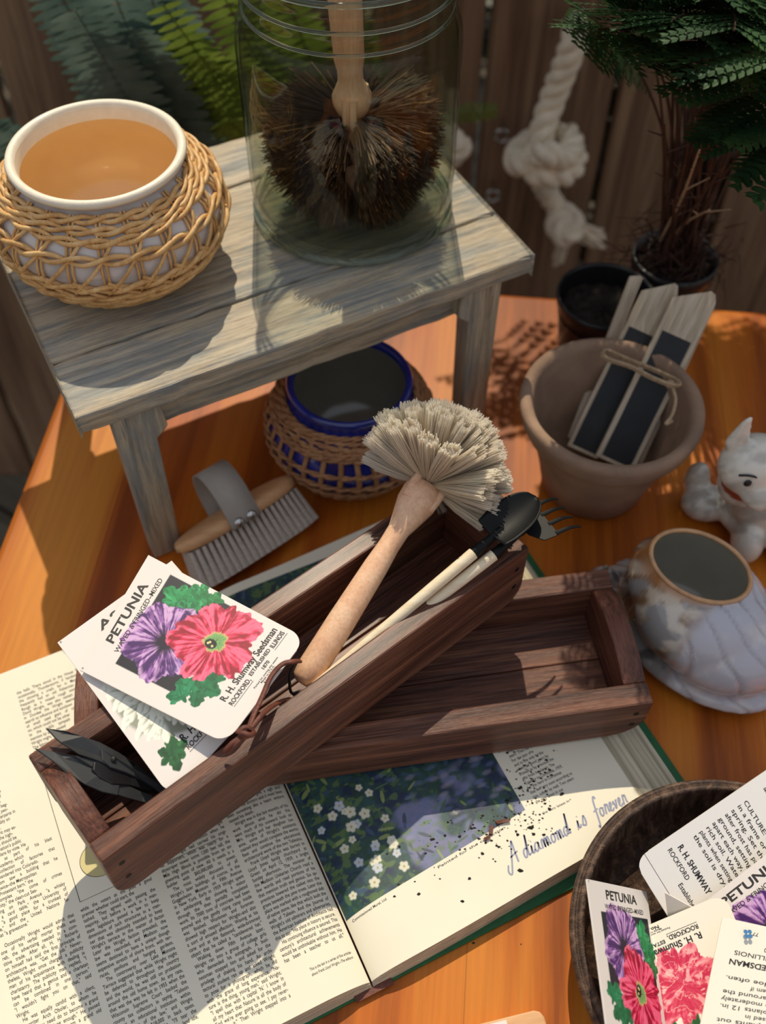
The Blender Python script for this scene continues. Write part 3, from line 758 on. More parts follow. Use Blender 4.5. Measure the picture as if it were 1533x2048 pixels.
def right_print(mb):
    nx, ny = 330, 600; u0, u1 = .0012, .131
    uu = np.linspace(u0, u1, nx); tt = np.linspace(0, 1, ny); U, T_ = np.meshgrid(uu, tt, indexing='ij'); vb = .037+.011*(U-u0)/(u1-u0); W = vb+(.279-vb)*T_
    C = garden(U, W); V = np.stack([U, W, pz(U)+LIFT], -1).reshape(-1, 3)
    i, j = np.meshgrid(np.arange(nx-1), np.arange(ny-1), indexing='ij'); i = i.ravel(); j = j.ravel()
    mb.add(V, np.stack([i*ny+j, (i+1)*ny+j, (i+1)*ny+j+1, i*ny+j+1], 1), 3, C.reshape(-1, 3))
    fn = pf(LIFT)
    text(mb, 'Commissioned Mural, Ltd.', .004, .0335, .0022, lambda u, v: pf(LIFT)(u, v+.085*(u)), 1, width=.024)
    text(mb, 'Painted for the collection', .064, .0335, .0022, lambda u, v: pf(LIFT)(u, v+.085*(u)), 1, width=.05)
    lines = ["is a young Christmas by the", "good to Chris and them, the", "what the ring, in the long", "years. Then her the", "For the joys of a", "and to the only by the", "when the good years by", "Printed as by precious the", "gifts from her heart. The", "Country to Christmas, 1959,", "for the hard to Christmas", "that few very soon according to", "size, colour by mail. Two years", "the very latest in cut"]
    for k in range(48):
        s = lines[(k*5) % len(lines)] if k > 13 else lines[13-k]
        text(mb, s, .1395, .0485+k*.0034, .0030, fn, 1, width=.050, justify=True, sxx=.8)
    text(mb, 'the very latest in', .1395, .0405, .0021, fn, 1, width=.020)
    P = []
    for g_ in (A_, d_(1.15), i_(1.85), a_(2.2), m_(2.85), o_(3.75), m_(4.3, 2), d_(4.95), i_(6.25), s_(6.75), f_(7.9), o_(8.45), r_(8.95), e_l(9.4), v_(9.8), e_l(10.28), r_(10.72)):
        P += [[(x+.25*y, y) for x, y in p] for p in g_]
    sc = .0078; strokes(mb, [[(.1065+x*sc, .0212+y*sc*1.35+.00025*x) for x, y in p] for p in P], .00095, fn, 4)
page(1, right_print).build('right_page', [M['paper'], M['ink'], M['paper_edge'], M['print_matt'], M['ink_grey'], M['page_fan']], bk, world=False, smooth={0, 3}, col=True)

# ------------------------------------------------------------------ wooden trays
def tray(name, label, origin, yaw, pitch, roll, L, W, H, t, arch=.008, group=None, rc=.02):
    R = Matrix.Rotation(yaw, 3, 'Z') @ Matrix(((math.cos(pitch), 0, -math.sin(pitch)), (0, 1, 0), (math.sin(pitch), 0, math.cos(pitch)))) @ Matrix(((1, 0, 0), (0, math.cos(roll), -math.sin(roll)), (0, math.sin(roll), math.cos(roll))))
    r = thing(name, label, 'tray', origin, R, group)
    def side(nm, y0, y1, lab=None):
        o = [(0, H)]
        for cx, a0 in ((rc, math.pi), (L-rc, 1.5*math.pi)):
            for k in range(7): a = a0+k*math.pi/12; o.append((cx+rc*math.cos(a), rc+rc*math.sin(a)))
        o.append((L, H))
        n = len(o); V = [(x, y0, z) for x, z in o]+[(x, y1, z) for x, z in o]
        F = [list(range(n)), [n+i for i in range(n)][::-1]]+[[(i+1) % n, i, n+i, n+(i+1) % n] for i in range(n)]
        mb = MB(); mb.add(V, F); mb.build(nm, M['walnut'], r, world=False, bevel=.0014)
    side('side_board', 0, t); side('side_board', W-t, W)
    for x0, x1 in ((.0004, t), (L-t, L-.0004)):
        ys = np.linspace(t, W-t, 15); top = [(y, H-.0006+arch*math.sin((y-t)/(W-2*t)*math.pi)**.8 if 0 < i < 14 else H-.0006) for i, y in enumerate(ys)]
        o = [(t, .003), (W-t, .003)]+top[::-1]; n = len(o)
        # built along local x of its own so the grain follows the board
        V = [(y, x0-x0, z) for y, z in o]+[(y, x1-x0, z) for y, z in o]
        F = [list(range(n)), [n+i for i in range(n)][::-1]]+[[(i+1) % n, i, n+i, n+(i+1) % n] for i in range(n)]
        mb = MB(); mb.add(V, F); e = mb.build('end_board', M['walnut_end'], r, world=False, bevel=.0012)
        e.rotation_euler = (0, 0, math.pi/2); e.location = (x1, 0, 0)
    for k in range(2):
        a = t+k*(W-2*t)/2; mb = MB(); box(mb, t, L-t, a+.0004, a+(W-2*t)/2-.0004, .002, .012); mb.build('bottom_board', M['walnut'], r, world=False, bevel=.0008)
    for x in (.009, L-.009):
        for z in (H*.35, H*.7):
            mb = MB(); n = 12; a = np.arange(n)*2*np.pi/n
            mb.add(np.stack([x+.0019*np.cos(a), np.full(n, -.0002), z+.0019*np.sin(a)], 1), [list(range(n))]); mb.build('nail_head', M['black_metal'], r, world=False)
    return r
T1 = tray('wooden_tray', 'long dark wooden tray lying flat on the open book, underneath the other tray', (-.183, .2315, .0168), math.radians(9.34), 0, 0, .36, .103, .0435, .0155, rc=.022)
T2 = tray('wooden_tray', 'dark wooden tray laid across the other one, holding packets, brush, snips and tools', (-.1423, .1645, .0702), .7138, -.03, -.03, .3118, .0775, .0537, .013, rc=.014)

# ------------------------------------------------------------------ wicker pots
def prof_r(prof, z): return np.interp(z, [p[1] for p in prof], [p[0] for p in prof])
def weave_ring(mb, prof, c, z, amp=.0016, zamp=.0018, k=24, r=.0013, ph=0, off=.0022, pair=True, m=0, tilt=0):
    a = np.linspace(0, 2*np.pi, k*10, endpoint=False)
    for s in ((0, np.pi) if pair else (0,)):
        w = np.cos(a*k/2*1.0+s+ph); zz = z+zamp*np.sin(a*k/2+s+ph+.5)+tilt*np.cos(a)+.0009*np.sin(a*3+ph)
        R_ = prof_r(prof, zz)+off+amp*w
        tube(mb, np.stack([c[0]+R_*np.cos(a), c[1]+R_*np.sin(a), c[2]+zz], 1), r*(1+.08*np.sin(a*5+ph)), 7, m, closed=True)
# cream pot
PH = .088; pc = np.array([*at(192, 300, SH+PH)[:2], SH]); 
pc[0] -= .0; 
prof = [(.040, .0015), (.052, .008), (.066, .022), (.074, .038), (.0745, .05), (.069, .064), (.058, .074), (.0515, .079), (.0535, .083)]
p = thing('wicker_pot', 'round cream ceramic pot wrapped in loose honey cane wicker on the grey stool', 'pot', pc)
mb = MB(); lathe(mb, [(0.0001, .0035), (.038, .0035), *prof, (.0560, .0845), (.0570, .0865), (.0562, .0885), (.0540, .0893), (.0520, .0882)], (0, 0, 0), 96, 0)
lathe(mb, [(.0520, .0882), (.0508, .085), (.0502, .078)], (0, 0, 0), 96, 2)
lathe(mb, [(.0502, .078), (.053, .070), (.060, .055), (.062, .042), (.058, .026), (.046, .014), (.03, .010), (.0001, .009)], (0, 0, 0), 96, 1)
mb.m = [2 if (mi == 0 and False) else mi for mi in mb.m]
mb.build('pot_body', [M['white_glaze'], M['tan_glaze'], M['cream_glaze']], p, world=False, smooth=True)
mb = MB(); lathe(mb, [(.0535, .083), (.0563, .0842), (.0574, .0866), (.0566, .0888), (.0541, .0897), (.0518, .0884), (.0510, .086)], (0, 0, 0), 96, 0); mb.build('rim', M['cream_glaze'], p, world=False, smooth=True)
mb = MB(); Z = (0, 0, 0)
for z, ph in ((.0765, 0), (.0725, .9), (.0685, 1.9)): weave_ring(mb, prof, Z, z, k=22, ph=ph, r=.0017, off=.003, amp=.0019, zamp=.0014)
weave_ring(mb, prof, Z, .0585, k=22, ph=.3, r=.0017, off=.003, amp=.0018, zamp=.0026)
weave_ring(mb, prof, Z, .0395, k=22, ph=1.2, r=.0017, off=.003, amp=.0018, zamp=.0028)
for q, z in enumerate((.0285, .0235, .0185, .0135, .009, .005)): weave_ring(mb, prof, Z, z, k=22, ph=q*1.1, r=.0017, off=.0032, amp=.0019, zamp=.0016)
for k in range(22):
    for d in (-.022, .022):
        zz = np.linspace(.003, .0785, 26); a = 2*np.pi*k/22+d+0*zz; R_ = prof_r(prof, zz)+.0018
        tube(mb, np.stack([R_*np.cos(a), R_*np.sin(a), zz], 1), .00095, 6)
for k in range(22):     # slanting canes across the open band
    for dr, z0, z1, ph in ((1, .036, .069, 0), (-1, .020, .045, .12)):
        zz = np.linspace(z0, z1, 14); a = 2*np.pi*k/22+ph+dr*(zz-z0)/(z1-z0)*.40; R_ = prof_r(prof, zz)+.0034
        tube(mb, np.stack([R_*np.cos(a), R_*np.sin(a), zz], 1), .0013, 6)
mb.build('wicker_weave', M['cane'], p, world=False, smooth=True)

# blue pot under the stool
pb = at(710, 770, .088); prof = [(.034, .001), (.046, .008), (.058, .022), (.0645, .040), (.0635, .054), (.057, .068), (.050, .076), (.0465, .082)]
p = thing('wicker_pot', 'round cobalt blue ceramic pot in a woven cane grid, in shade under the stool', 'pot', (pb[0]-.004, pb[1]+.003, 0))
mb = MB(); lathe(mb, [(.0001, .001), *prof, (.0470, .086), (.0480, .0895), (.0468, .092), (.0442, .0925), (.0424, .0905), (.042, .086)], (0, 0, 0), 80, 0)
lathe(mb, [(.042, .086), (.050, .07), (.055, .05), (.05, .025), (.035, .010), (.0001, .006)], (0, 0, 0), 80, 1)
mb.build('pot_body', [M['blue_glaze'], M['grey_glaze']], p, world=False, smooth=True)
mb = MB()
for q, z in enumerate((.079, .0762, .0734, .0706, .0678, .065)): weave_ring(mb, prof, Z, z, k=36, ph=q*1.3, r=.00145, off=.002, amp=.0012, zamp=.0006)
for q, z in enumerate((.052, .040, .0285, .018, .0085)): weave_ring(mb, prof, Z, z, k=36, ph=q, r=.00145, off=.0018, amp=.0013, zamp=.0009)
weave_ring(mb, prof, Z, .0035, k=36, ph=2, r=.0016, off=.0018, amp=.0012, zamp=.0009)
for k in range(30):
    zz = np.linspace(.002, .080, 22); a = 2*np.pi*k/30+.02*np.sin(zz*80+k); R_ = prof_r(prof, zz)+.0016
    tube(mb, np.stack([R_*np.cos(a), R_*np.sin(a), zz], 1), .0017, 6, sq=(1.3, .7))
mb.build('wicker_weave', M['cane_dark'], p, world=False, smooth=True)

# ------------------------------------------------------------------ glass jar and the dark brush inside
jc = np.array([-.0245, .6375, SH]); JR = .0735
j = thing('glass_jar', 'large clear greenish glass jar on the stool with a bristle brush inside', 'jar', jc)
pr = [(.0001, .0026), (.05, .0022), (.064, .0024), (.0700, .006), (.0728, .014), (.0735, .03), (.0735, .128), (.0722, .138), (.0690, .146), (.0672, .150), (.0680, .153), (.0672, .156), (.0672, .164), (.0684, .1665), (.0672, .169), (.0672, .176), (.0690, .179), (.0700, .183), (.0690, .187), (.0672, .189), (.0654, .187)]
mb = MB(); lathe(mb, [(x, y+.001) for x, y in pr], (0, 0, 0), 128, 0)
mb.build('jar_wall', M['glass'], j, world=False, smooth=True)
mb = MB(); lathe(mb, [(.0654, .187), (.0660, .178), (.0650, .150), (.0668, .144), (.0702, .134), (.0712, .12), (.0712, .03), (.070, .016), (.064, .009), (.04, .0075), (.0001, .0075)], (0, 0, 0), 128, 0)
mb.build('jar_inner_wall', M['glass_in'], j, world=False, smooth=True)
mb = MB(); a = np.arange(96)*2*np.pi/96
for r_, z, t_ in ((.0715, .0042, .0022),): tube(mb, np.stack([r_*np.cos(a), r_*np.sin(a), np.full(96, z)], 1), t_, 8, closed=True)
gl = bpy.data.materials.new('thick_green_glass'); gl.use_nodes = True; gb = gl.node_tree.nodes['Principled BSDF']; gb.inputs['Base Color'].default_value = (.72, .82, .70, 1); gb.inputs['Transmission Weight'].default_value = 1; gb.inputs['Roughness'].default_value = .02; gb.inputs['IOR'].default_value = 1.5
mb.build('base_ring', gl, j, world=False, smooth=True)
mb = MB()
for r_, z, t_ in ((.0672, .153, .0012), (.0676, .1665, .0013), (.0690, .1835, .0019)): tube(mb, np.stack([r_*np.cos(a), r_*np.sin(a), np.full(96, z)], 1), t_, 10, closed=True)
mb.build('neck_ring', gl, j, world=False, smooth=True)

def strands(mb, P0, P1, bend, r0, r1, c0, c1, seg=3, k=3):
    """many fine fibres; all inputs are arrays"""
    P0 = np.asarray(P0); P1 = np.asarray(P1); n = len(P0); d = P1-P0; ln = np.linalg.norm(d, axis=1)[:, None]; d = d/ln
    a = np.cross(d, [.3, .5, .8]); a /= np.linalg.norm(a, axis=1)[:, None]; b = np.cross(d, a)
    V = []; C = []
    for s in range(seg+1):
        t = s/seg; c = P0+(P1-P0)*t+bend*4*t*(1-t); r = (r0*(1-t)+r1*t)
        for q in range(k):
            an = 2*np.pi*q/k; V.append(c+(a*math.cos(an)+b*math.sin(an))*r); C.append(c0*(1-t)+c1*t)
    V = np.stack(V, 1); C = np.stack(C, 1); m_ = (seg+1)*k; base = np.arange(n)[:, None]*m_
    F = []
    for s in range(seg):
        for q in range(k): F.append(np.concatenate([base+s*k+q, base+s*k+(q+1) % k, base+(s+1)*k+(q+1) % k, base+(s+1)*k+q], 1))
    mb.add(V.reshape(-1, 3), np.concatenate(F), 0, C.reshape(-1, 3))
def basis(ax):
    ax = np.asarray(ax, float)/np.linalg.norm(ax); R_ = Vector(ax).to_track_quat('Z', 'Y').to_matrix(); return R_
# dark brush standing head down in the jar
hb = np.array([-.0235, .637, .262]); htip = np.array([-.030, .625, .415]); ax = (htip-hb)/np.linalg.norm(htip-hb)
b = thing('bottle_brush', 'dark brown bristle brush with pale beech handle standing inside the glass jar', 'brush', (jc[0], jc[1], SH+.009))
mb = MB(); L_ = np.linalg.norm(htip-hb)
hp = [(.0001, -.012), (.008, -.012), (.011, -.010), (.0132, -.004), (.0134, .001), (.0112, .006), (.0086, .012), (.0084, .020), (.0100, .028), (.0108, .06), (.0105, .11), (.0100, L_-.006), (.007, L_-.001), (.0001, L_)]
lathe(mb, hp, (0, 0, 0), 40, 0); Mh = np.eye(4); Mh[:3, :3] = np.array(basis(ax)); Mh[:3, 3] = hb
mb.xf(Mh); mb.build('handle', M['beech'], b, smooth=True)
mb = MB()
for th in (-.3, .1, 2.2, 3.6):
    P = [hb+np.array([.010*math.sin(th), -.012*math.cos(th), .004]), hb+np.array([.012*math.sin(th), -.016*math.cos(th), -.010]), hb+np.array([.008*math.sin(th), -.012*math.cos(th), -.028]), hb+np.array([.004*math.sin(th), -.005*math.cos(th), -.04])]
    tube(mb, smooth_path(P, 5), np.linspace(.0032, .0012, 16), 7)
mb.build('wooden_prongs', M['beech'], b, smooth=True)
mb = MB(); n = 15000
th = nrg.uniform(0, 2*np.pi, n); lob = np.round(th/(2*np.pi/7)+.5)*(2*np.pi/7)-.5*(2*np.pi/7); th = lob+(th-lob)*.82-1.57
el = np.radians(nrg.uniform(-88, 12, n)); el = np.where(nrg.uniform(size=n) < .25, np.radians(nrg.uniform(-10, 14, n)), el)
dirs = np.stack([np.cos(el)*np.cos(th), np.cos(el)*np.sin(th), np.sin(el)], 1)
zc = hb[2]-.014-nrg.uniform(0, .030, n); P0 = np.stack([np.full(n, hb[0])+.006*np.cos(th), np.full(n, hb[1])+.006*np.sin(th), zc], 1)
ln = .0535*(1-.05*np.abs(np.sin(el)))+nrg.normal(0, .0022, n); ln = np.where(el < -.9, ln*.84, ln)
P1 = P0+dirs*ln[:, None]; P1 = P1+nrg.normal(0, .0018, (n, 3))
rad = np.hypot(P1[:, 0]-jc[0], P1[:, 1]-jc[1]); k_ = np.minimum(1, .066/rad); P1[:, 0] = jc[0]+(P1[:, 0]-jc[0])*k_; P1[:, 1] = jc[1]+(P1[:, 1]-jc[1])*k_; P1[:, 2] = np.maximum(P1[:, 2], SH+.0115)
bend = np.stack([0*zc, 0*zc, nrg.uniform(.0, .004, n)], 1)*(np.cos(el))[:, None]+nrg.normal(0, .0010, (n, 3))
v_ = nrg.uniform(.5, 1.3, n)[:, None]; c0 = S(40, 26, 18)*v_; c1 = np.where(nrg.uniform(size=n)[:, None] < .16, S(150, 112, 74), S(72, 50, 34))*v_
strands(mb, P0, P1, bend, .00042, .00027, c0, c1)
mb.build('bristles', M['bristle'], b, col=True)

# white brush lying in the upper tray
q0 = at(604, 1368, .098); q1 = at(833, 1005, .131); ax = (q1-q0)/np.linalg.norm(q1-q0); L_ = np.linalg.norm(q1-q0)
b = thing('dish_brush', 'pale beech handled brush with fan of creamy white bristles resting across the upper tray', 'brush', q0)
mb = MB(); hp = [(.0001, 0), (.005, .0005), (.0080, .0035), (.0090, .011), (.0088, .045), (.0078, .085), (.0068, L_-.034), (.0070, L_-.022), (.0098, L_-.012), (.0124, L_-.002), (.0128, L_+.006), (.0112, L_+.012), (.0001, L_+.014)]
lathe(mb, hp, (0, 0, 0), 48); Mh = np.eye(4); Mh[:3, :3] = np.array(basis(ax)); Mh[:3, 3] = q0; mb.xf(Mh); mb.build('handle', M['beech'], b, smooth=True)
side = np.cross(ax, FW); side /= np.linalg.norm(side); tow = np.cross(side, ax); tow = tow if tow@FW < 0 else -tow
hc = q0+ax*(L_+.010)
mb = MB()
for sg, tw, ln in ((.75, .75, .020), (-.85, .45, .016), (.1, -1, .018)):
    d_0 = side*sg+tow*tw; d_0 /= np.linalg.norm(d_0)
    P = [hc-ax*.012+d_0*.0100, hc+d_0*.0118, hc+ax*ln*.6+d_0*.0100, hc+ax*ln+d_0*.006]; tube(mb, smooth_path(P, 5), np.linspace(.0038, .0012, 16), 8)
mb.build('wooden_prongs', M['beech'], b, smooth=True)
mb = MB(); n = 17000; e1, e2 = side, tow
ax2 = at(884, 915, .150)-hc; ax2 /= np.linalg.norm(ax2)
E1 = np.cross(ax2, tow); E1 /= np.linalg.norm(E1); E2 = np.cross(E1, ax2); mbs = mb
for ring, cnt, tl in ((.0, 3, .048), (.36, 11, .048), (.70, 17, .0475), (1.02, 22, .046), (1.34, 24, .043), (1.64, 24, .038), (1.92, 20, .032)):
    for k in range(cnt):
        po = ring+rng.uniform(-.07, .07); az = 2*math.pi*(k+rng.uniform(-.22, .22))/cnt+ring*2.1
        D0 = math.cos(po)*ax2+math.sin(po)*(math.cos(az)*E1+math.sin(az)*E2*.62); D0 /= np.linalg.norm(D0)
        if D0@ax < -.02: continue
        D0 = D0*1.0; a1_ = np.cross(D0, [.2, .3, .9]); a1_ /= np.linalg.norm(a1_); a2_ = np.cross(D0, a1_)
        sol = MB(); ns = 22; hh = np.array([0, .25, .55, .8, .97, 1.]); rad_ = np.array([.0012, .0019, .0028, .0035, .0036, .0026])*(1+.16*ring)*rng.uniform(.85, 1.15)
        an = np.arange(ns)*2*np.pi/ns; Vs = []
        for q_, r1_ in zip(hh, rad_): Vs.append(hc+ax2*.004+D0*(.004+tl*q_*.95)+((np.cos(an)*1.2)[:, None]*a1_+(np.sin(an)*.8)[:, None]*a2_)*r1_*(1+.13*np.sin(an*5+az*3)+.10*np.sin(an*9+po*7))[:, None])
        Vs = np.concatenate(Vs); mbs.add(Vs, [[i_*ns+j_, i_*ns+(j_+1) % ns, (i_+1)*ns+(j_+1) % ns, (i_+1)*ns+j_] for i_ in range(5) for j_ in range(ns)]+[[5*ns+j_ for j_ in range(ns)]], 1, S(250, 240, 222)*rng.uniform(.94, 1))
        m_ = 90; rr = np.sqrt(nrg.uniform(.35, 1, m_)); th = nrg.uniform(0, 2*np.pi, m_); ofs = (rr*np.cos(th))[:, None]*a1_*1.25+(rr*np.sin(th))[:, None]*a2_*.8
        c0_ = hc+ax2*.004; P0 = c0_+D0*.005+ofs*.0016; L1 = tl*rng.uniform(.95, 1.04); P1 = P0+D0*L1*nrg.uniform(.98, 1.05, (m_, 1))+ofs*(.0036+.0006*ring)+nrg.normal(0, .0005, (m_, 3))
        tone = rng.uniform(.93, 1.03); v_ = nrg.uniform(.93, 1.04, m_)[:, None]*tone
        strands(mb, P0, P1, ofs*.0012+nrg.normal(0, .0003, (m_, 3)), .00030, .00036, np.clip(S(244, 230, 206)*v_, 0, 1), np.clip(S(255, 250, 240)*v_, 0, 1), seg=2)
mb.build('bristles', [M['bristle_white'], M['tuft']], b, col=True, smooth={1})
# dark elastic loop through the handle end
P = [at(590, 1330, .112), at(580, 1350, .108), at(583, 1385, .100), at(604, 1382, .100), at(612, 1390, .0985)]
mb = MB(); tube(mb, smooth_path(P, 8), .0009, 7); P = [at(583, 1385, .0985), at(592, 1395, .098), at(575, 1402, .1), at(560, 1412, .1)]; tube(mb, smooth_path(P, 8), .0009, 7); mb.build('hanging_loop', M['black_cord'], b, smooth=True)

# leather cord with its knot
lc = MB(); z = .1335
P = [at(600, 1322, .128), at(588, 1323, .134), at(566, 1328, .1345), at(543, 1352, z), at(526, 1390, z), at(508, 1430, z), at(497, 1458, z), at(489, 1470, z)]
tube(lc, smooth_path(P, 8), .0014, 8, sq=(1.25, .8))
P = [at(581, 1398, .110), at(565, 1402, .116), at(545, 1412, .124), at(526, 1428, z-.002), at(510, 1447, z), at(498, 1464, z), at(490, 1472, z+.001)]
tube(lc, smooth_path(P, 8), .0012, 8, sq=(1.25, .8))
for dx in (0, 7):
    P = [at(488+dx, 1468, z), at(476+dx, 1478, z), at(462+dx, 1489, z-.001), at(450+dx, 1503+dx*.3, z-.005)]; tube(lc, smooth_path(P, 8), .0013, 8, sq=(1.2, .8))
P = [at(474, 1462, z+.0022), at(488, 1466, z+.004), at(502, 1470, z+.003), at(508, 1464, z+.001), at(498, 1455, z+.003), at(486, 1456, z+.004), at(480, 1466, z+.003), at(492, 1474, z+.002), at(504, 1470, z)]
tube(lc, smooth_path(P, 8), .0013, 8, sq=(1.2, .8))
tag(lc.build('leather_cord', M['leather'], smooth=True, loc=at(490, 1468, z)), 'thin brown leather cord tied in a knot over the upper tray rim', 'cord')

# ------------------------------------------------------------------ seed packets
def flower(c, x, y, cx, cy, R, seed, light, mid, dark, veins, vcol, nl=5, ruff=.07, frill=1., ecc=(1, 1), vlen=.75):
    dx, dy = (x-cx)/ecc[0], (y-cy)/ecc[1]; r = np.hypot(dx, dy); th = np.arctan2(dy, dx)
    ct, st_ = np.cos(th), np.sin(th)
    n_hi = fbm(ct*7+seed, st_*7+seed*2, seed, 3)-.5; n_lo = fbm(ct*2.2+seed, st_*2.2, seed+5, 2)-.5
    Rt = R*(.9+.06*np.cos(nl*th+seed)+ruff*3.2*n_hi*.9+.22*n_lo)
    q = r/Rt; msk = sm(1.012, .992, q)
    st = fbm(ct*13+seed, st_*13+q*1.1, seed+9, 4); fr = fbm(ct*6+q*5, st_*6-q*4, seed+13, 4)
    a = sm(.35, .65, st*.62+fr*.38)
    col = mix(np.broadcast_to(dark, x.shape+(3,)), mid, sm(.08, .45, a)); col = mix(col, light, sm(.5, .95, a)*.85)
    col = mix(col, light, sm(.8, .95, q)*sm(.48, .6, fr)*.7*frill); col = mix(col, dark, sm(.72, .9, q)*sm(.5, .36, fr)*.8*frill)
    if veins:
        k = veins; ph = th*k/(2*np.pi)+.35*np.sin(q*7+seed)*0+.25*fbm(q*4, ct*3+st_*2, seed+3, 2); w = np.abs((ph % 1)-.5)*2
        col = mix(col, vcol, sm(.24, .06, w)*sm(vlen, .12, q)*.85)
        ph2 = th*k*2.3/(2*np.pi)+.8*fbm(q*5, ct*3, seed+4, 2); w2 = np.abs((ph2 % 1)-.5)*2; col = mix(col, vcol, sm(.2, .04, w2)*sm(vlen*.9, .3, q)*sm(.1, .3, q)*.5)
    for k in range(nl):                        # folds between the petals
        a0 = 2*np.pi*k/nl+seed*.7; dd = np.abs(np.angle(np.exp(1j*(th-a0)))); col = mix(col, dark, sm(.09, .0, dd)*sm(.2, .6, q)*.55)
    return c*(1-msk[..., None])+col*msk[..., None], q
def leafy(c, x, y, cx, cy, R, seed, lobes=7, c1=S(20, 132, 74), c2=S(60, 178, 110), ang=0, ecc=(1, 1)):
    """a bunch of pointed leaves"""
    r_ = np.random.default_rng(int(seed)+3)
    for k in range(lobes+2):
        a = ang+2*np.pi*k/(lobes+2)+r_.uniform(-.3, .3); L_ = R*r_.uniform(.75, 1.15)*ecc[0]; W_ = L_*r_.uniform(.26, .38)
        X = (x-cx)*math.cos(a)+(y-cy)*math.sin(a); Z = -(x-cx)*math.sin(a)+(y-cy)*math.cos(a); X = X-L_*.45
        wv = 1+.14*np.sin(X*1.7+k); q = np.sqrt((X/(L_*.6))**2+(np.abs(Z)/(W_*wv))**1.7); n = fbm(X/3+seed+k, Z/2, seed, 3)
        col = mix(np.broadcast_to(np.asarray(c1)*(.75+.3*(k % 2)), x.shape+(3,)), c2, sm(.42, .7, n)*(.4+.5*(k % 3 == 0))); col = mix(col, np.asarray(c1)*.45, sm(.5, .1, np.abs(Z))*.6)
        m_ = sm(1.04, .98, q)[..., None]; c = c*(1-m_)+col*m_
    return c
WH = S(229, 221, 214)
def art_petunia(x, y):
    c = np.broadcast_to(WH, x.shape+(3,)).copy(); Y = 114-y
    blk = sm(12.4, 12.9, x)*sm(78.6, 78.1, x)*sm(19.2, 19.7, Y)*sm(66, 65.5, Y); c = mix(c, S(32, 34, 44), blk)
    c = leafy(c, x, Y, 66, 32, 12, 3, 6, ecc=(1, 1.1)); c = leafy(c, x, Y, 73, 44, 10, 5, 5); c = leafy(c, x, Y, 60, 42, 8, 4, 5, S(16, 120, 70), S(50, 160, 100)); c = leafy(c, x, Y, 77, 52, 7, 1, 2, S(12, 112, 60), S(40, 150, 80))
    c = leafy(c, x, Y, 24, 77, 14, 8, 3, S(10, 104, 62), S(30, 138, 88), .5, (1.2, .8)); c = leafy(c, x, Y, 14, 70, 8, 2, 4, S(14, 120, 76), S(40, 150, 100)); c = leafy(c, x, Y, 32, 82, 9, 2, 3, S(10, 104, 62), S(30, 138, 88))
    c, q = flower(c, x, Y, 38, 41, 29, 4, S(220, 178, 220), S(152, 98, 172), S(72, 32, 100), 34, S(48, 18, 62), vlen=.95)
    c = mix(c, S(30, 18, 46), sm(.38, .16, q)); lo = sm(48, 66, Y)*sm(1., .8, q)*.35; c = mix(c, S(138, 128, 196), lo)
    c, q = flower(c, x, Y, 53, 69, 29, 9, S(246, 112, 146), S(216, 28, 76), S(150, 6, 44), 0, None, ruff=.11)
    c = mix(c, S(196, 20, 60), sm(.62, .2, q)*.25); th = np.arctan2(Y-69, x-53)
    c = mix(c, S(124, 176, 104), sm(.27, .20, q)); c = mix(c, S(196, 206, 120), sm(.29, .25, q)*sm(.21, .25, q)*.7); c = mix(c, S(30, 44, 30), sm(.26, .1, q)*sm(.5, .9, np.cos(th*17))*.8)
    d = np.hypot((x-50.5), (Y-67)/1.2); c = mix(c, S(28, 26, 30), sm(3.6, 3.0, d)); 
    for a, b in ((49.6, 68.6), (51.3, 66), (50.2, 65.2)): c = mix(c, S(226, 220, 150), sm(.95, .6, np.hypot(x-a, Y-b)))
    return c
def art_aster(x, y):
    c = np.broadcast_to(WH, x.shape+(3,)).copy(); Y = 114-y
    c = leafy(c, x, Y, 14, 97, 9, 4, 4, S(16, 84, 44), S(42, 120, 60))
    r_ = np.random.default_rng(3); R_ = 42
    d0 = np.hypot((x-43), (Y-59)*1.05); c = mix(c, S(150, 152, 134), sm(R_*.97, R_*.9, d0))
    for k in range(240):
        q = math.sqrt(1-k/240); a = r_.uniform(0, 6.283); rr = R_*q*.86; cx, cy = 43+rr*math.cos(a), 59+rr*math.sin(a)*.95; an = a+r_.uniform(-.5, .5); L_, W_ = 8.5*(.45+.6*q), 2.6
        X = (x-cx)*math.cos(an)+(Y-cy)*math.sin(an); Z = -(x-cx)*math.sin(an)+(Y-cy)*math.cos(an); Z = Z+.06*X*X/3*r_.uniform(-1, 1); e = np.hypot(X/L_, Z/W_); sh = np.clip(.5+Z/W_*.5+X/L_*.25, 0, 1)
        base = mix(np.broadcast_to(S(158, 160, 142), x.shape+(3,)), S(240, 240, 226), sm(.1, .65, sh)); base = mix(base, S(214, 222, 178), np.full_like(x, .25*(1-q))); m_ = sm(1.02, .9, e)[..., None]; c = c*(1-m_)+base*m_
    return c
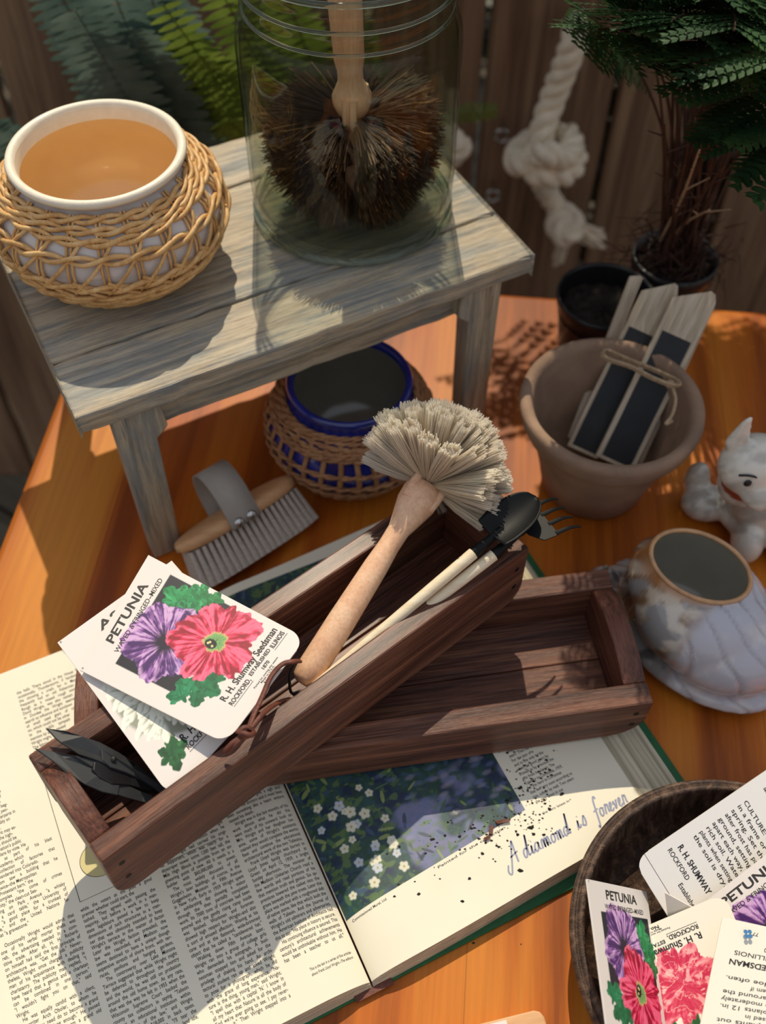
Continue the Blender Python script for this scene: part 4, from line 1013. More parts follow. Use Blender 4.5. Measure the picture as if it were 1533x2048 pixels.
def art_carnation(x, y):
    c = np.broadcast_to(S(248, 241, 222), x.shape+(3,)).copy(); Y = 114-y
    for cx, cy, w_, a in ((48, 40, 5, .1), (56, 34, 3.4, -.25), (38, 30, 2.6, .5), (70, 30, 3, .15)):
        X = (x-cx)*math.cos(a)+(Y-cy)*math.sin(a); c = mix(c, S(40, 96, 52), sm(w_, w_-.7, np.abs(X))*sm(62, 60, Y)); c = mix(c, S(90, 150, 84), sm(w_*.3, 0, np.abs(X-1))*sm(62, 60, Y)*.6)
    c, q = flower(c, x, Y, 74, 26, 14, 6, S(226, 70, 96), S(170, 26, 52), S(110, 8, 34), 0, None, ruff=.12)
    c, q = flower(c, x, Y, 44, 70, 27, 12, S(250, 152, 160), S(232, 84, 112), S(204, 48, 84), 0, None, nl=9, ruff=.13)
    n = fbm(x/4.2+3*fbm(x/9, Y/9, 5, 2), Y/4.2, 77, 4); m_ = sm(.95, .8, q); c = mix(c, S(208, 46, 82), sm(.47, .40, n)*m_*.8); c = mix(c, S(252, 188, 186), sm(.58, .66, n)*m_*.8)
    w = np.abs(fbm(x/7, Y/5, 41, 3)-.5); c = mix(c, S(254, 208, 196), sm(.022, .006, w)*m_*.8)
    return c
def art_blank(x, y): return np.broadcast_to(S(247, 240, 222), x.shape+(3,)).copy()
def art_blank_w(x, y): return np.broadcast_to(S(240, 236, 230), x.shape+(3,)).copy()
def packet(label, corners, art, lines=(), rules=(), bulge=0., bend=None, dens=1., rbot=8, rtop=0., group=None, paper='packet', wid=83., hei=114.):
    TL, TR, BR, BL = [np.array(q, float) for q in corners]
    nrm = np.cross(TR-TL, TL-BL); nrm /= np.linalg.norm(nrm)
    if nrm[2] < 0: nrm = -nrm
    def fn(x, y, off=0.):
        x = np.asarray(x, float); y = np.asarray(y, float); s = (x/wid)[..., None]; t = (1-y/hei)[..., None]
        P = TL*(1-s)*(1-t)+TR*s*(1-t)+BR*s*t+BL*(1-s)*t
        k = bulge*4*t*(1-t)
        if bend is not None: k = k+bend(s, t)
        return P+nrm*(k+off)
    mb = MB(); nx, ny = int(230*dens), int(310*dens)
    ii, jj = np.meshgrid(np.linspace(0, 1, nx), np.linspace(0, 1, ny), indexing='ij'); Y = jj*hei
    ins = np.where(Y < rbot, rbot-np.sqrt(np.maximum(0, rbot**2-(rbot-Y)**2)), 0) if rbot else 0*Y
    if rtop: ins = np.where(hei-Y < rtop, rtop-np.sqrt(np.maximum(0, rtop**2-(rtop-(hei-Y))**2)), ins)
    X = ins+(wid-2*ins)*ii
    C = art(X, Y); i, j = np.meshgrid(np.arange(nx-1), np.arange(ny-1), indexing='ij'); i = i.ravel(); j = j.ravel(); F = np.stack([i*ny+j, (i+1)*ny+j, (i+1)*ny+j+1, i*ny+j+1], 1)
    mb.add(fn(X, Y).reshape(-1, 3), F, 0, C.reshape(-1, 3))
    sx, sy = slice(None, None, 10), slice(None, None, 10); Xb = X[sx, sy]; Yb = Y[sx, sy]; Xb = np.vstack([Xb, X[-1:, sy]]); Yb = np.vstack([Yb, Y[-1:, sy]]); Xb = np.hstack([Xb, np.vstack([X[sx, -1:], X[-1:, -1:]])]); Yb = np.hstack([Yb, np.vstack([Y[sx, -1:], Y[-1:, -1:]])])
    a, b = Xb.shape; i, j = np.meshgrid(np.arange(a-1), np.arange(b-1), indexing='ij'); i = i.ravel(); j = j.ravel()
    mb.add(fn(Xb, Yb, -.0011).reshape(-1, 3), np.stack([i*b+j, i*b+j+1, (i+1)*b+j+1, (i+1)*b+j], 1), 1)
    per = [(0, k) for k in range(b)]+[(k, b-1) for k in range(1, a)]+[(a-1, k) for k in range(b-2, -1, -1)]+[(k, 0) for k in range(a-2, 0, -1)]
    px = np.array([Xb[q] for q in per]); py = np.array([Yb[q] for q in per]); n = len(per); V = np.concatenate([fn(px, py), fn(px, py, -.0011)]); mb.add(V, [[k, (k+1) % n, n+(k+1) % n, n+k] for k in range(n)], 1)
    tf = lambda x, y: fn(x, y, .00013)
    for s, x, y, size, w_, bold, mi in lines: text(mb, s, x, y, size, tf, mi, width=w_, bold=bold)
    for P in rules: strokes(mb, [P[1:]], P[0], tf, 2)
    o = mb.build('seed_packet', [M['print'], M[paper], M['ink'], M['ink_blue']], smooth={0}, col=True, loc=(TL+BR)/2)
    tag(o, label, 'seed packet', group); return o
imprint = [('R. H. Shumway Seedsman', 22, 17, 6.2, 57, True, 2), ('ROCKFORD,', 22, 11.6, 4.4, 20, True, 2), ('ESTABLISHED', 44, 13., 3.4, 21, True, 2), ('ILLINOIS', 66.5, 12.2, 4.2, 13, True, 2), ('1870', 51, 9, 3.2, 7, True, 2), ('No. 2550', 44, 2.4, 3.0, 13, False, 2), ('Packed for sowing this season', 38, 6.4, 1.7, 25, False, 2), ('Made in U.S.A.', 43, 4.9, 1.6, 14, False, 2)]
rule = [(.35, (22, 10.3), (30, 10.3), (42, 10.3)), (.35, (66, 10.9), (72, 10.9), (80, 10.9))]
pet = [('PETUNIA', 22, 103.2, 8.6, 43, True, 2), ('WAVED & FRINGED\u2014MIXED', 19, 96.8, 4.6, 54, False, 2)]
cross = [(.2, (-.2+1, 112.9), (1.6, 112.9), (2.4, 112.9)), (.2, (1.6, 112.1), (1.6, 112.9), (1.6, 113.7))]
fold = [(.25, (0, 106.5), (40, 106.5), (83, 106.5))]
packet('white seed packet with purple and red petunias printed, uppermost on the crossed trays',
       (at(160, 1340, .129), at(297, 1110, .131), at(612, 1276, .131), at(452, 1487, .1305)), art_petunia, pet+imprint, rule+cross, rbot=10)
z2 = .126
packet('white seed packet with a white shaggy aster, partly under the petunia packet', (at(115, 1285, z2), (-.130, .3515, .1245), (-.0605, .272, .117), at(343, 1597, .119)), art_aster,
       [('ASTER', 24, 103, 8.6, 36, True, 2)]+[l for l in imprint if 'No.' not in l[0]]+[('No. 1250', 44, 2.4, 3.0, 13, False, 2)], rule+cross, bulge=.001, rbot=10)

# ------------------------------------------------------------------ thread snips
def outline(px, zf):
    return [at(x, y, zf(x)) for x, y in px]
def mesh_plate(mb, P, t, m=0):
    P = np.array(P); c = P.mean(0); u, s_, vh = np.linalg.svd(P-c); n = vh[2]; n = n if n[2] > 0 else -n
    a = P[1]-P[0]; area = np.zeros(3)
    for i in range(len(P)): area += np.cross(P[i]-c, P[(i+1) % len(P)]-c)
    if area@n < 0: P = P[::-1]
    plate(mb, P, n, t, m)
zs = lambda x: .1305-.034*sm(120, 350, x)
sn = thing('thread_snips', 'black steel spring thread snips with open blades on the left end of the tray', 'snips', at(240, 1540, .118))
mb = MB(); mesh_plate(mb, outline([(93, 1456), (130, 1462), (165, 1473), (200, 1484), (235, 1503), (240, 1528), (222, 1533), (200, 1522), (160, 1508), (122, 1484), (112, 1476)], zs), .0012); mb.build('blade', M['snip_metal'], sn, bevel=.0003)
mb = MB(); mesh_plate(mb, outline([(70, 1496), (110, 1504), (150, 1511), (192, 1521), (205, 1545), (240, 1565), (236, 1590), (205, 1583), (170, 1568), (135, 1546), (105, 1520)], lambda x: zs(x)-.0018), .0012); mb.build('blade', M['snip_metal'], sn, bevel=.0003)
z3 = lambda x: zs(x)+.0006
mb = MB(); mesh_plate(mb, outline([(203, 1498), (236, 1503), (262, 1520), (300, 1546), (330, 1572), (340, 1586), (330, 1590), (312, 1576), (284, 1558), (252, 1544), (222, 1534), (205, 1520)], z3), .0016); mb.build('handle_arm', M['snip_metal'], sn, bevel=.0004)
mb = MB(); mesh_plate(mb, outline([(200, 1548), (240, 1562), (285, 1584), (315, 1597), (332, 1603), (332, 1609), (312, 1610), (285, 1603), (250, 1594), (215, 1582)], lambda x: zs(x)-.003), .0016); mb.build('handle_arm', M['snip_metal'], sn, bevel=.0004)
mb = MB(); mesh_plate(mb, outline([(188, 1524), (200, 1515), (225, 1522), (262, 1540), (300, 1560), (322, 1584), (300, 1582), (262, 1570), (225, 1568), (200, 1555), (186, 1540)], lambda x: zs(x)-.0010), .004); mb.build('finger_guard', M['black_plastic'], sn, bevel=.0008)
P = [at(336, 1584, .0955), at(345, 1592, .0945), at(347, 1600, .0935), at(340, 1606, .093), at(328, 1606, .0935)]
mb = MB(); tube(mb, smooth_path(P, 6), .0016, 8); mb.build('spring', M['snip_metal'], sn, smooth=True)
for x, y in ((225, 1518), (261, 1531)):
    mb = MB(); ellipsoid(mb, at(x, y, z3(x)+.0002), (.0022, .0022, .0007), None, 16, 8); mb.build('rivet', M['black_metal'], sn, smooth=True)

# ------------------------------------------------------------------ little garden tools
def stick_tool(name, label, a, b, fe, mk):
    r = thing(name, label, name.split('_')[-1], a)
    mb = MB(); P = np.linspace(a, b, 12); tube(mb, P, np.concatenate([np.linspace(.0022, .0030, 3), np.linspace(.0031, .0038, 9)]), 20); mb.build('handle', M['stick'], r, smooth=True)
    mb = MB(); d = (fe-b)/np.linalg.norm(fe-b); P = [b-d*.001, b+d*.001, b+(fe-b)*.5, fe]; tube(mb, P, [.0035, .0036, .0030, .0024], 16); mb.build('ferrule', M['black_metal'], r, smooth=True)
    mk(r, fe, d); return r
def shovel(r, fe, d):
    s_ = at(1018, 1018, .134)-at(1060, 1052, .134); s_ /= np.linalg.norm(s_); s_ = s_-d*(s_@d); s_ /= np.linalg.norm(s_); up = np.cross(d, s_); up = up if up[2] > 0 else -up
    mb = MB(); nu, nv = 20, 15; L_ = .038; V = []
    for i in range(nu):
        t = i/(nu-1); w_ = .0132*(1 if t < .45 else math.sqrt(max(0.0004, 1-((t-.45)/.55)**2))); w_ *= (.9+.1*min(1, t/.2))
        for k in range(nv):
            q = -1+2*k/(nv-1); V.append(fe-d*.008+d*(L_*t)+s_*(w_*q)+up*(.0045*q*q*(w_/.0132)+.002*math.sin(t*math.pi)*-1+.0025))
    F = [[i*nv+k, (i+1)*nv+k, (i+1)*nv+k+1, i*nv+k+1] for i in range(nu-1) for k in range(nv-1)]
    mb.add(V, F); o = mb.build('shovel_blade', M['black_metal'], r, smooth=True); q = o.modifiers.new('thick', 'SOLIDIFY'); q.thickness = .0007
def rake(r, fe, d):
    d = at(1134, 1028, .134)-at(1076, 1056, .134); d /= np.linalg.norm(d)
    s_ = at(1050, 990, .134)-at(1085, 1060, .134); s_ = s_-d*(s_@d); s_ /= np.linalg.norm(s_); up = np.cross(d, s_); up = up if up[2] > 0 else -up
    mb = MB(); tube(mb, [fe-d*.004, fe+d*.004, fe+d*.008+up*.0012], [.0024, .0022, .0018], 10)
    def pl(o): plate(mb, [fe+d*a+s_*b+up*(.0012+.05*a) for a, b in o], up, .0009)
    pl([(.006, -.004), (.012, -.0125), (.020, -.0135), (.022, -.0125), (.022, .0125), (.020, .0135), (.012, .0125), (.006, .004)][::1])
    for k in range(4):
        b0 = -.0118+k*.0079; P = [fe+d*.021+s_*b0+up*.0018, fe+d*.030+s_*b0*1.03+up*.0016, fe+d*.036+s_*b0*1.05-up*.0006, fe+d*.0405+s_*b0*1.05-up*.0035]
        tube(mb, smooth_path(P, 4), np.linspace(.0016, .0007, 13), 8, sq=(1.1, .7))
    mb.build('rake_head', M['black_metal'], r, smooth=False)
stick_tool('garden_shovel', 'miniature black shovel with long cream stick handle, left of the little rake', at(548, 1443, .094), at(947, 1107, .131), at(1004, 1058, .136), shovel)
stick_tool('garden_rake', 'miniature black four-tined rake with cream stick handle, nearest the front tray wall', at(592, 1417, .0865), at(988, 1110, .127), at(1034, 1070, .131), rake)

# ------------------------------------------------------------------ scrub brush on the table
bc = at(473, 1026, .026); a_x = at(592, 950, .026)-at(352, 1098, .026); BLn = np.linalg.norm(a_x); a_x /= BLn
b_x = at(502, 1072, .010)-bc; b_x = b_x-a_x*(b_x@a_x); BR_ = np.linalg.norm(b_x); b_x /= BR_; c_x = np.cross(a_x, b_x); c_x = c_x if c_x[2] > 0 else -c_x
# nearly upright block: width runs up and back
sb = thing('scrub_brush', 'oval wooden scrub brush with grey strap and pale bristles lying beside the stool leg', 'brush', (bc[0], bc[1], 0))
mb = MB(); N = 40; W_ = .019; T_ = .0065
def sec(t):
    k = math.sqrt(max(0, 1-abs(2*t-1)**3.2)); return k
rows = []
for i in range(N+1):
    t = i/N; k = max(.05, sec(t)); x = (t-.5)*BLn*.98
    rows.append([bc+a_x*x+c_x*(W_*k*math.copysign(abs(math.cos(q))**.6, math.cos(q)))+b_x*(T_*(.35+.65*k)*math.copysign(abs(math.sin(q))**.6, math.sin(q))) for q in np.arange(16)*2*np.pi/16])
V = np.array(rows).reshape(-1, 3); F = [[i*16+k, (i+1)*16+k, (i+1)*16+(k+1) % 16, i*16+(k+1) % 16] for i in range(N) for k in range(16)]+[list(range(16))[::-1], [N*16+k for k in range(16)]]
mb.add(V, F); mb.build('wooden_block', M['beech_x'], sb, smooth=True)
mb = MB()
for i in range(20):
    for k in range(4):
        x = (i/19-.5)*BLn*.86; cc = (k/3-.5)*W_*1.5*max(.3, sec(i/19*.86+.07)); p0 = bc+a_x*x+c_x*cc+b_x*T_*.8; p1 = bc+a_x*(x*1.06)+c_x*(cc*1.25)+b_x*(BR_+.013)
        tube(mb, [p0, (p0+p1)/2, p1], [.0016, .0024, .0034], 8)
mb.build('bristles', M['nylon'], sb, smooth=False)
mb = MB(); P = []
ths = np.linspace(0, np.pi, 22); w2 = .0125
ctr = [bc+c_x*((W_+.002)*math.cos(q))-b_x*(.004+.036*math.sin(q)**.8) for q in ths]; ctr = [bc+c_x*(W_+.001)+b_x*.005, bc+c_x*(W_+.0012)]+ctr+[bc-c_x*(W_+.001)+b_x*.004]
ctr = np.array(ctr)-a_x*.002; n = len(ctr); V = np.concatenate([ctr-a_x*w2, ctr+a_x*w2]); mb.add(V, [[i, i+1, n+i+1, n+i] for i in range(n-1)]); o = mb.build('strap', M['strap'], sb, smooth=True); q = o.modifiers.new('thick', 'SOLIDIFY'); q.thickness = .0018; q.offset = 0
for dx in (-.0055, .0055):
    mb = MB(); ellipsoid(mb, bc+c_x*(W_+.0022)+b_x*.002+a_x*(dx-.002), (.0042, .0042, .0024), Vector(c_x).to_track_quat('Z', 'Y').to_matrix(), 18, 10); mb.build('rivet', M['steel'], sb, smooth=True)

# ------------------------------------------------------------------ terracotta pot with plant labels
tp = thing('terracotta_pot', 'weathered brown terracotta pot holding a bundle of wooden plant labels', 'pot', (.168, .515, 0))
mb = MB(); mb_c = (0, 0, 0)
lathe(mb, [(.0001, .002), (.038, .002), (.0405, .004), (.046, .030), (.054, .060), (.0575, .068), (.0625, .073), (.0655, .080), (.0680, .090), (.0672, .0945), (.0640, .0960), (.0600, .0950), (.0575, .090), (.0560, .075), (.052, .060), (.044, .030), (.036, .010), (.0001, .009)], (0, 0, 0), 96)
mb.build('pot_body', M['terracotta'], tp, world=False, smooth=True)
def stake(label, px0, px1, z0, z1, wpx, thick, board_, tip=.016, group=None, edge_on=False, off=0.):
    """flat wooden label: px0 lower end centre, px1 tip"""
    a = at(*px0, z0); b = at(*px1, z1); d = b-a; L_ = np.linalg.norm(d); d /= L_
    vd = a+(b-a)*.5-np.array([0, 0, CAM_H]); vd /= np.linalg.norm(vd)
    s_ = np.cross(d, vd); s_ /= np.linalg.norm(s_); s_ = s_ if s_[0] > 0 else -s_; n = np.cross(s_, d); n = n if n@vd < 0 else -n
    ang = math.radians(8 if not edge_on else 70); s2 = s_*math.cos(ang)-n*math.sin(ang); n2 = np.cross(s2, d); n2 = n2 if n2@vd < 0 else -n2
    mid = (a+b)/2; w_ = wpx/2
    r = thing('plant_label', label, 'plant label', a, group=group)
    R_ = Matrix((d, s2, n2)).transposed(); Mx = np.eye(4); Mx[:3, :3] = np.array(R_); Mx[:3, 3] = a+n2*off
    o = [(0, -w_), (L_-tip, -w_), (L_-.001, w_*.55), (L_-.002, w_*.8), (L_-tip*.5, w_), (0, w_)]
    mb = MB(); prism(mb, o, -thick, 0)
    e = mb.build('wooden_stake', M['label_wood'], r, world=False, bevel=.0006)
    e.matrix_local = r.matrix_world.inverted() @ Matrix(Mx.tolist())
    if board_:
        mb = MB(); box(mb, board_[0]*L_, board_[1]*L_, -w_*.76, w_*.76, 0, .0004); e = mb.build('blackboard_panel', M['chalk'], r, world=False); e.matrix_local = r.matrix_world.inverted() @ Matrix(Mx.tolist())
    return r
stake('wooden plant label with black panel, left of the two facing ones in the terracotta pot', (1165, 905), (1335, 556), .030, .128, .0260, .0035, (.02, .70))
stake('wooden plant label with black panel, right of the two facing ones in the terracotta pot', (1228, 928), (1402, 572), .032, .130, .0310, .0035, (.02, .72), off=.0045)
stake('plain wooden plant label seen edge on at the right of the tied bundle', (1262, 930), (1420, 588), .028, .126, .016, .003, None, off=-.001)
stake('narrow bare wooden plant label at the back left of the tied bundle', (1150, 880), (1280, 545), .030, .125, .010, .004, None, tip=.004, off=-.007)
mb = MB(); P = [at(1205, 712, .103), at(1222, 722, .106), at(1262, 735, .107), at(1300, 755, .108), at(1332, 768, .108), at(1356, 772, .104), at(1352, 762, .098), at(1310, 742, .098), at(1250, 718, .098), at(1212, 702, .099)]
tube(mb, smooth_path(P, 8, True), .0013, 8, closed=True); tube(mb, smooth_path(np.array(P)+np.array([.0005, -.001, .0022]), 8, True), .0012, 8, closed=True)
ellipsoid(mb, at(1340, 768, .107), (.0035, .003, .003)); P = [at(1345, 772, .105), at(1352, 800, .098), at(1345, 830, .094), at(1332, 848, .092), at(1345, 842, .091)]; tube(mb, smooth_path(P, 6), .0013, 8)
tag(mb.build('twine', M['twine'], smooth=True, loc=at(1300, 755, .105)), 'tan twine tied around the bundle of wooden plant labels', 'twine')

# black nursery pot
bp = at(1213, 592, .072)
r = thing('nursery_pot', 'small black plastic nursery pot of soil behind the terracotta pot', 'pot', (bp[0], bp[1], 0))
mb = MB(); lathe(mb, [(.0001, .001), (.029, .001), (.030, .003), (.0385, .062), (.0400, .063), (.0412, .070), (.0410, .0735), (.0395, .0740), (.0385, .071), (.037, .055), (.030, .01)], (0, 0, 0), 72); mb.build('pot_body', M['black_plastic'], r, world=False, smooth=True)
def soil(mb, R_, z, amp=.004):
    n = 40; V = [(0, 0, z+amp)]; F = []
    for i in range(1, 14):
        for k in range(n): rr = R_*i/13; V.append((rr*math.cos(2*math.pi*k/n), rr*math.sin(2*math.pi*k/n), z+rng.uniform(-amp, amp)*(i < 13)))
    F = [[0, 1+k, 1+(k+1) % n] for k in range(n)]+[[1+(i-1)*n+k, 1+i*n+k, 1+i*n+(k+1) % n, 1+(i-1)*n+(k+1) % n] for i in range(1, 13) for k in range(n)]
    mb.add(V, F)
mb = MB(); soil(mb, .0378, .054); mb.build('soil', M['soil'], r, world=False, smooth=True)

# ------------------------------------------------------------------ ferns
def frond(parent, base, tip, arch, width, n, mat, stem_r=.0012, start=.3, serr=9, droop=.25, name='frond', twist=0, fore=.25, stem_mat=None, side=None):
    base = np.array(base, float); tip = np.array(tip, float); mid = (base+tip)/2+np.array(arch, float)
    t = np.linspace(0, 1, 40); P = ((1-t)**2)[:, None]*base+(2*t*(1-t))[:, None]*mid+(t**2)[:, None]*tip
    mb = MB(); tube(mb, P, np.linspace(stem_r, stem_r*.35, 40), 6, 1)
    T = np.gradient(P, axis=0); T /= np.linalg.norm(T, axis=1)[:, None]
    sd = np.cross([0, 0, 1.], T[20]) if side is None else np.array(side, float); sd /= np.linalg.norm(sd)
    VV = []; FF = []; k0 = 0
    for i in range(n):
        tt = start+(1-start)*(i+.5)/n; q = tt*39; i0 = min(int(q), 38); f_ = q-i0; p = P[i0]*(1-f_)+P[i0+1]*f_; d = T[i0]
        s_ = sd-d*(sd@d); s_ /= np.linalg.norm(s_); nm = np.cross(d, s_); nm = nm if nm[2] > 0 else -nm
        w_ = width*math.sin(math.pi*min(1, .16+.84*(1-(tt-start)/(1-start)))**.9)*(1 if tt > start+.08 else .8)+.003
        for sg in (-1, 1):
            L_ = w_*rng.uniform(.88, 1.08); dirn = s_*sg+d*(fore+rng.uniform(-.08, .08))-nm*droop*rng.uniform(.5, 1.4); dirn /= np.linalg.norm(dirn)
            cr = np.cross(dirn, nm); cr /= np.linalg.norm(cr); hw = min(L_*.17, width*.17)
            if serr:
                m_ = serr; up_ = []; lo_ = []
                for k in range(m_):
                    u = (k+.5)/m_; pr_ = hw*math.sin(math.pi*(.12+.88*(1-u)))**.7+.0004; c_ = p+dirn*L_*u-nm*L_*.25*u*u*droop*2
                    ax_ = p+dirn*L_*(k/m_)-nm*L_*.25*(k/m_)**2*droop*2; bx_ = p+dirn*L_*((k+.85)/m_)-nm*L_*.25*((k+.85)/m_)**2*droop*2
                    for e_s in (-1, 1):
                        VV += [ax_, bx_, c_+cr*e_s*pr_+dirn*L_/m_*.75, c_+cr*e_s*pr_*.8]; FF.append([k0, k0+1, k0+2, k0+3]); k0 += 4
            else:
                pts = []
                for u in (0, .25, .6, .9, 1.):
                    h_ = hw*(.5, 1, .85, .4, 0)[(0, .25, .6, .9, 1.).index(u)]; c_ = p+dirn*L_*u-nm*L_*.3*u*u*droop*2; pts.append((c_+cr*h_, c_-cr*h_))
                for a_, b_ in zip(pts[:-1], pts[1:]): VV += [a_[0], b_[0], b_[1], a_[1]]; FF.append([k0, k0+1, k0+2, k0+3]); k0 += 4
    mb.add(VV, FF, 0)
    return mb.build(name, [mat, stem_mat or M['stem']], parent)
# right hand fern in a dark pot at the back corner of the table
fb = at(1345, 585, .0)
fr_pot = thing('potted_fern', 'large dark green fern with red brown stems, in a dark pot behind the nursery pot', 'plant', (.250, .704, 0))
mb = MB(); lathe(mb, [(.0001, .001), (.028, .001), (.033, .06), (.036, .062), (.037, .075), (.035, .076), (.032, .06), (.028, .01)], (0, 0, 0), 56); mb.build('pot', M['black_plastic'], fr_pot, world=False, smooth=True)
mb = MB(); soil(mb, .0318, .064, .003); mb.build('soil', M['soil'], fr_pot, world=False)
mb = MB()
c = nrg.normal([0, 0, .075], [.016, .014, .016], (500, 3)); strands(mb, c, c+nrg.normal(0, .012, (500, 3)), 0*c, .0007, .0003, S(44, 26, 18)*np.ones((500, 1)), S(70, 40, 26)*np.ones((500, 1)))
mb.build('root_crown', M['bristle'], fr_pot, world=False, col=True)
fc = np.array([.250, .704, .075])
FR = [  # tip pixel, tip height-plane y, arch, width
 ((1195, 60), .60, .085, .040), ((1240, 20), .56, .085, .040), ((1140, 10), .70, .06, .034), ((1345, 40), .54, .10, .046), ((1400, 110), .55, .11, .05), ((1470, 60), .52, .12, .052), ((1290, 90), .62, .10, .040),
 ((1500, 190), .56, .12, .05), ((1560, 130), .50, .12, .055), ((1440, 0), .60, .12, .05), ((1380, -60), .55, .12, .05), ((1250, -60), .62, .1, .045), ((1530, -40), .56, .12, .05), ((1600, 260), .54, .12, .05), ((1180, -80), .66, .08, .04), ((1520, 280), .60, .10, .045),
 ((1640, 60), .60, .12, .055), ((1660, 380), .56, .12, .05), ((1350, -140), .64, .12, .05)]
for i, (px, y_, ar, w_) in enumerate(FR):
    tp_ = aty(px[0], px[1], y_); b0 = fc+np.array([rng.uniform(-.016, .016), rng.uniform(-.012, .012), 0])
    frond(fr_pot, b0, tp_, ((b0-tp_)*np.array([.22, .22, 0])+np.array([0, .02, ar])), w_, 20, M['leaf_dark'], stem_r=.0015, start=.52, serr=9, droop=.22)
OV = [(.30, 1.04, .50), (.34, 1.02, .44), (.38, 1.04, .48), (.42, .96, .46), (.31, .95, .42), (.36, .98, .56), (.44, .90, .44), (.28, 1.02, .42), (.40, 1.0, .40), (.46, 1.0, .50), (.33, .90, .34), (.37, .84, .34), (.26, 1.06, .52), (.07, .93, .42), (.10, .98, .48), (.13, .92, .46), (.08, 1.0, .42), (.15, 1.0, .50), (.05, .99, .46), (.24, .96, .50), (.32, .98, .50), (.30, .84, .56), (.36, .90, .46), (.25, .90, .40), (.33, .80, .38), (.20, .88, .38), (.38, .86, .40), (.28, .76, .46), (.40, .78, .50), (.13, .80, .36), (.16, .86, .44), (.20, .80, .46), (.22, .90, .50), (.26, .84, .44), (.30, .80, .50), (.30, .92, .42), (.34, .86, .50), (.36, .78, .40), (.19, .95, .40), (.15, .74, .40), (.24, .76, .40), (.40, .84, .46), (.28, .98, .46), (.21, .70, .42), (.34, .72, .44), (.11, .88, .34), (.18, .90, .54), (.27, .88, .56), (.38, .92, .54)]
for i, tp_ in enumerate(OV):               # fronds added out of the picture to dapple the table with shade
    b0 = fc+np.array([rng.uniform(-.014, .014), rng.uniform(-.012, .012), 0]); tp_ = np.array(tp_); frond(fr_pot, b0, tp_, (b0-tp_)*np.array([.3, .3, 0])+np.array([0, 0, .07]), .05, 18, M['leaf_dark'], stem_r=.0011, start=.45, serr=5, droop=.18)
for px, y_ in (((1400, 300), .6), ((1370, 330), .62), ((1450, 330), .6), ((1345, 400), .63), ((1330, 250), .62), ((1420, 420), .64)):     # bare dried stems
    mb = MB(); b0 = fc+np.array([rng.uniform(-.02, .02), rng.uniform(-.012, .012), 0]); tp_ = aty(px[0], px[1], y_); P = [b0, (b0+tp_)/2+np.array([rng.uniform(-.006, .006), 0, .008]), tp_]; Q = smooth_path(P, 8); tube(mb, Q, np.linspace(.0015, .0007, len(Q)), 6)
    for k in (9, 12, 14): tube(mb, [Q[k], Q[k]+np.array([rng.uniform(-.018, .018), -.004, rng.uniform(.002, .014)])], [.0008, .0004], 5)
    mb.build('dry_stem', M['stem'] if px[0] % 20 else M['twine'], fr_pot, smooth=True)

# ferns behind the stool at the left
def fern(name_label, c0, tips, mat, width, n, group=None, stem_mat=None, serr=0, start=.12):
    r = thing('fern', name_label, 'plant', c0)
    for tp_, ar in tips: frond(r, np.array(c0)+np.array([rng.uniform(-.02, .02), rng.uniform(-.02, .02), 0]), tp_, ar, width*rng.uniform(.85, 1.1), n, mat, stem_r=.0016, start=start, serr=serr, droop=.12, stem_mat=stem_mat, fore=.12, side=(1, .15, .0))
    return r
tips = [(aty(90, -60, .86), (0, 0, .03)), (aty(200, -80, .84), (0, 0, .03)), (aty(290, -60, .88), (.0, 0, .02)), (aty(150, 20, .80), (0, 0, .03)), (aty(250, 60, .82), (0, 0, .03)), (aty(20, 260, .80), (-.02, 0, .02)), (aty(-30, 250, .86), (-.02, 0, .04)), (aty(350, 10, .86), (0, 0, .03))]
fern('blue green sword fern with long fronds behind the cream wicker pot', (-.185, .93, -.20), tips, M['leaf_teal'], .038, 44, stem_mat=M['leaf_teal'])
tips = [(aty(325, 8, .80), (0, 0, .02)), (aty(345, 60, .84), (0, 0, .02)), (aty(430, -40, .84), (.0, 0, .02)), (aty(480, -60, .86), (.02, 0, .02)), (aty(520, 30, .90), (.02, 0, .02)), (aty(400, 110, .80), (.01, 0, .02)), (aty(470, 120, .80), (.01, 0, .03)), (aty(560, -40, .92), (.02, 0, .02)), (aty(610, 60, .94), (.03, 0, .02)), (aty(455, 240, .78), (.0, 0, .03)), (aty(700, 30, .98), (.03, 0, .02))]
yf = fern('yellow green sunlit sword fern standing behind the glass jar', (-.03, .95, -.16), tips, M['leaf_yellow'], .026, 40, stem_mat=M['leaf_yellow'])
frond(yf, aty(830, 262, .95), aty(995, 222, .93), (0, 0, .012), .0085, 22, M['leaf_yellow'], stem_r=.0008, start=.1, serr=0, droop=.1, stem_mat=M['leaf_yellow'], side=(0, .3, 1))
frond(yf, (-.03, .95, -.16), aty(830, 262, .95), (0, 0, .01), .001, 3, M['leaf_yellow'], stem_r=.001, start=.5, serr=0, stem_mat=M['leaf_yellow'])
for lab, x, y in (('dark planter tub under the blue green fern', -.185, .93), ('dark planter tub under the yellow green fern', -.10, .93)):
    pass
r = thing('planter_box', 'dark wooden planter box below the ferns behind the table', 'planter', (-.15, .93, -.74))
mb = MB(); box(mb, -.24, .24, -.075, .075, 0, .53); mb.build('box_body', M['fence'], r, world=False, bevel=.004)
mb = MB(); box(mb, -.225, .225, -.062, .062, .53, .536); mb.build('soil', M['soil'], r, world=False)

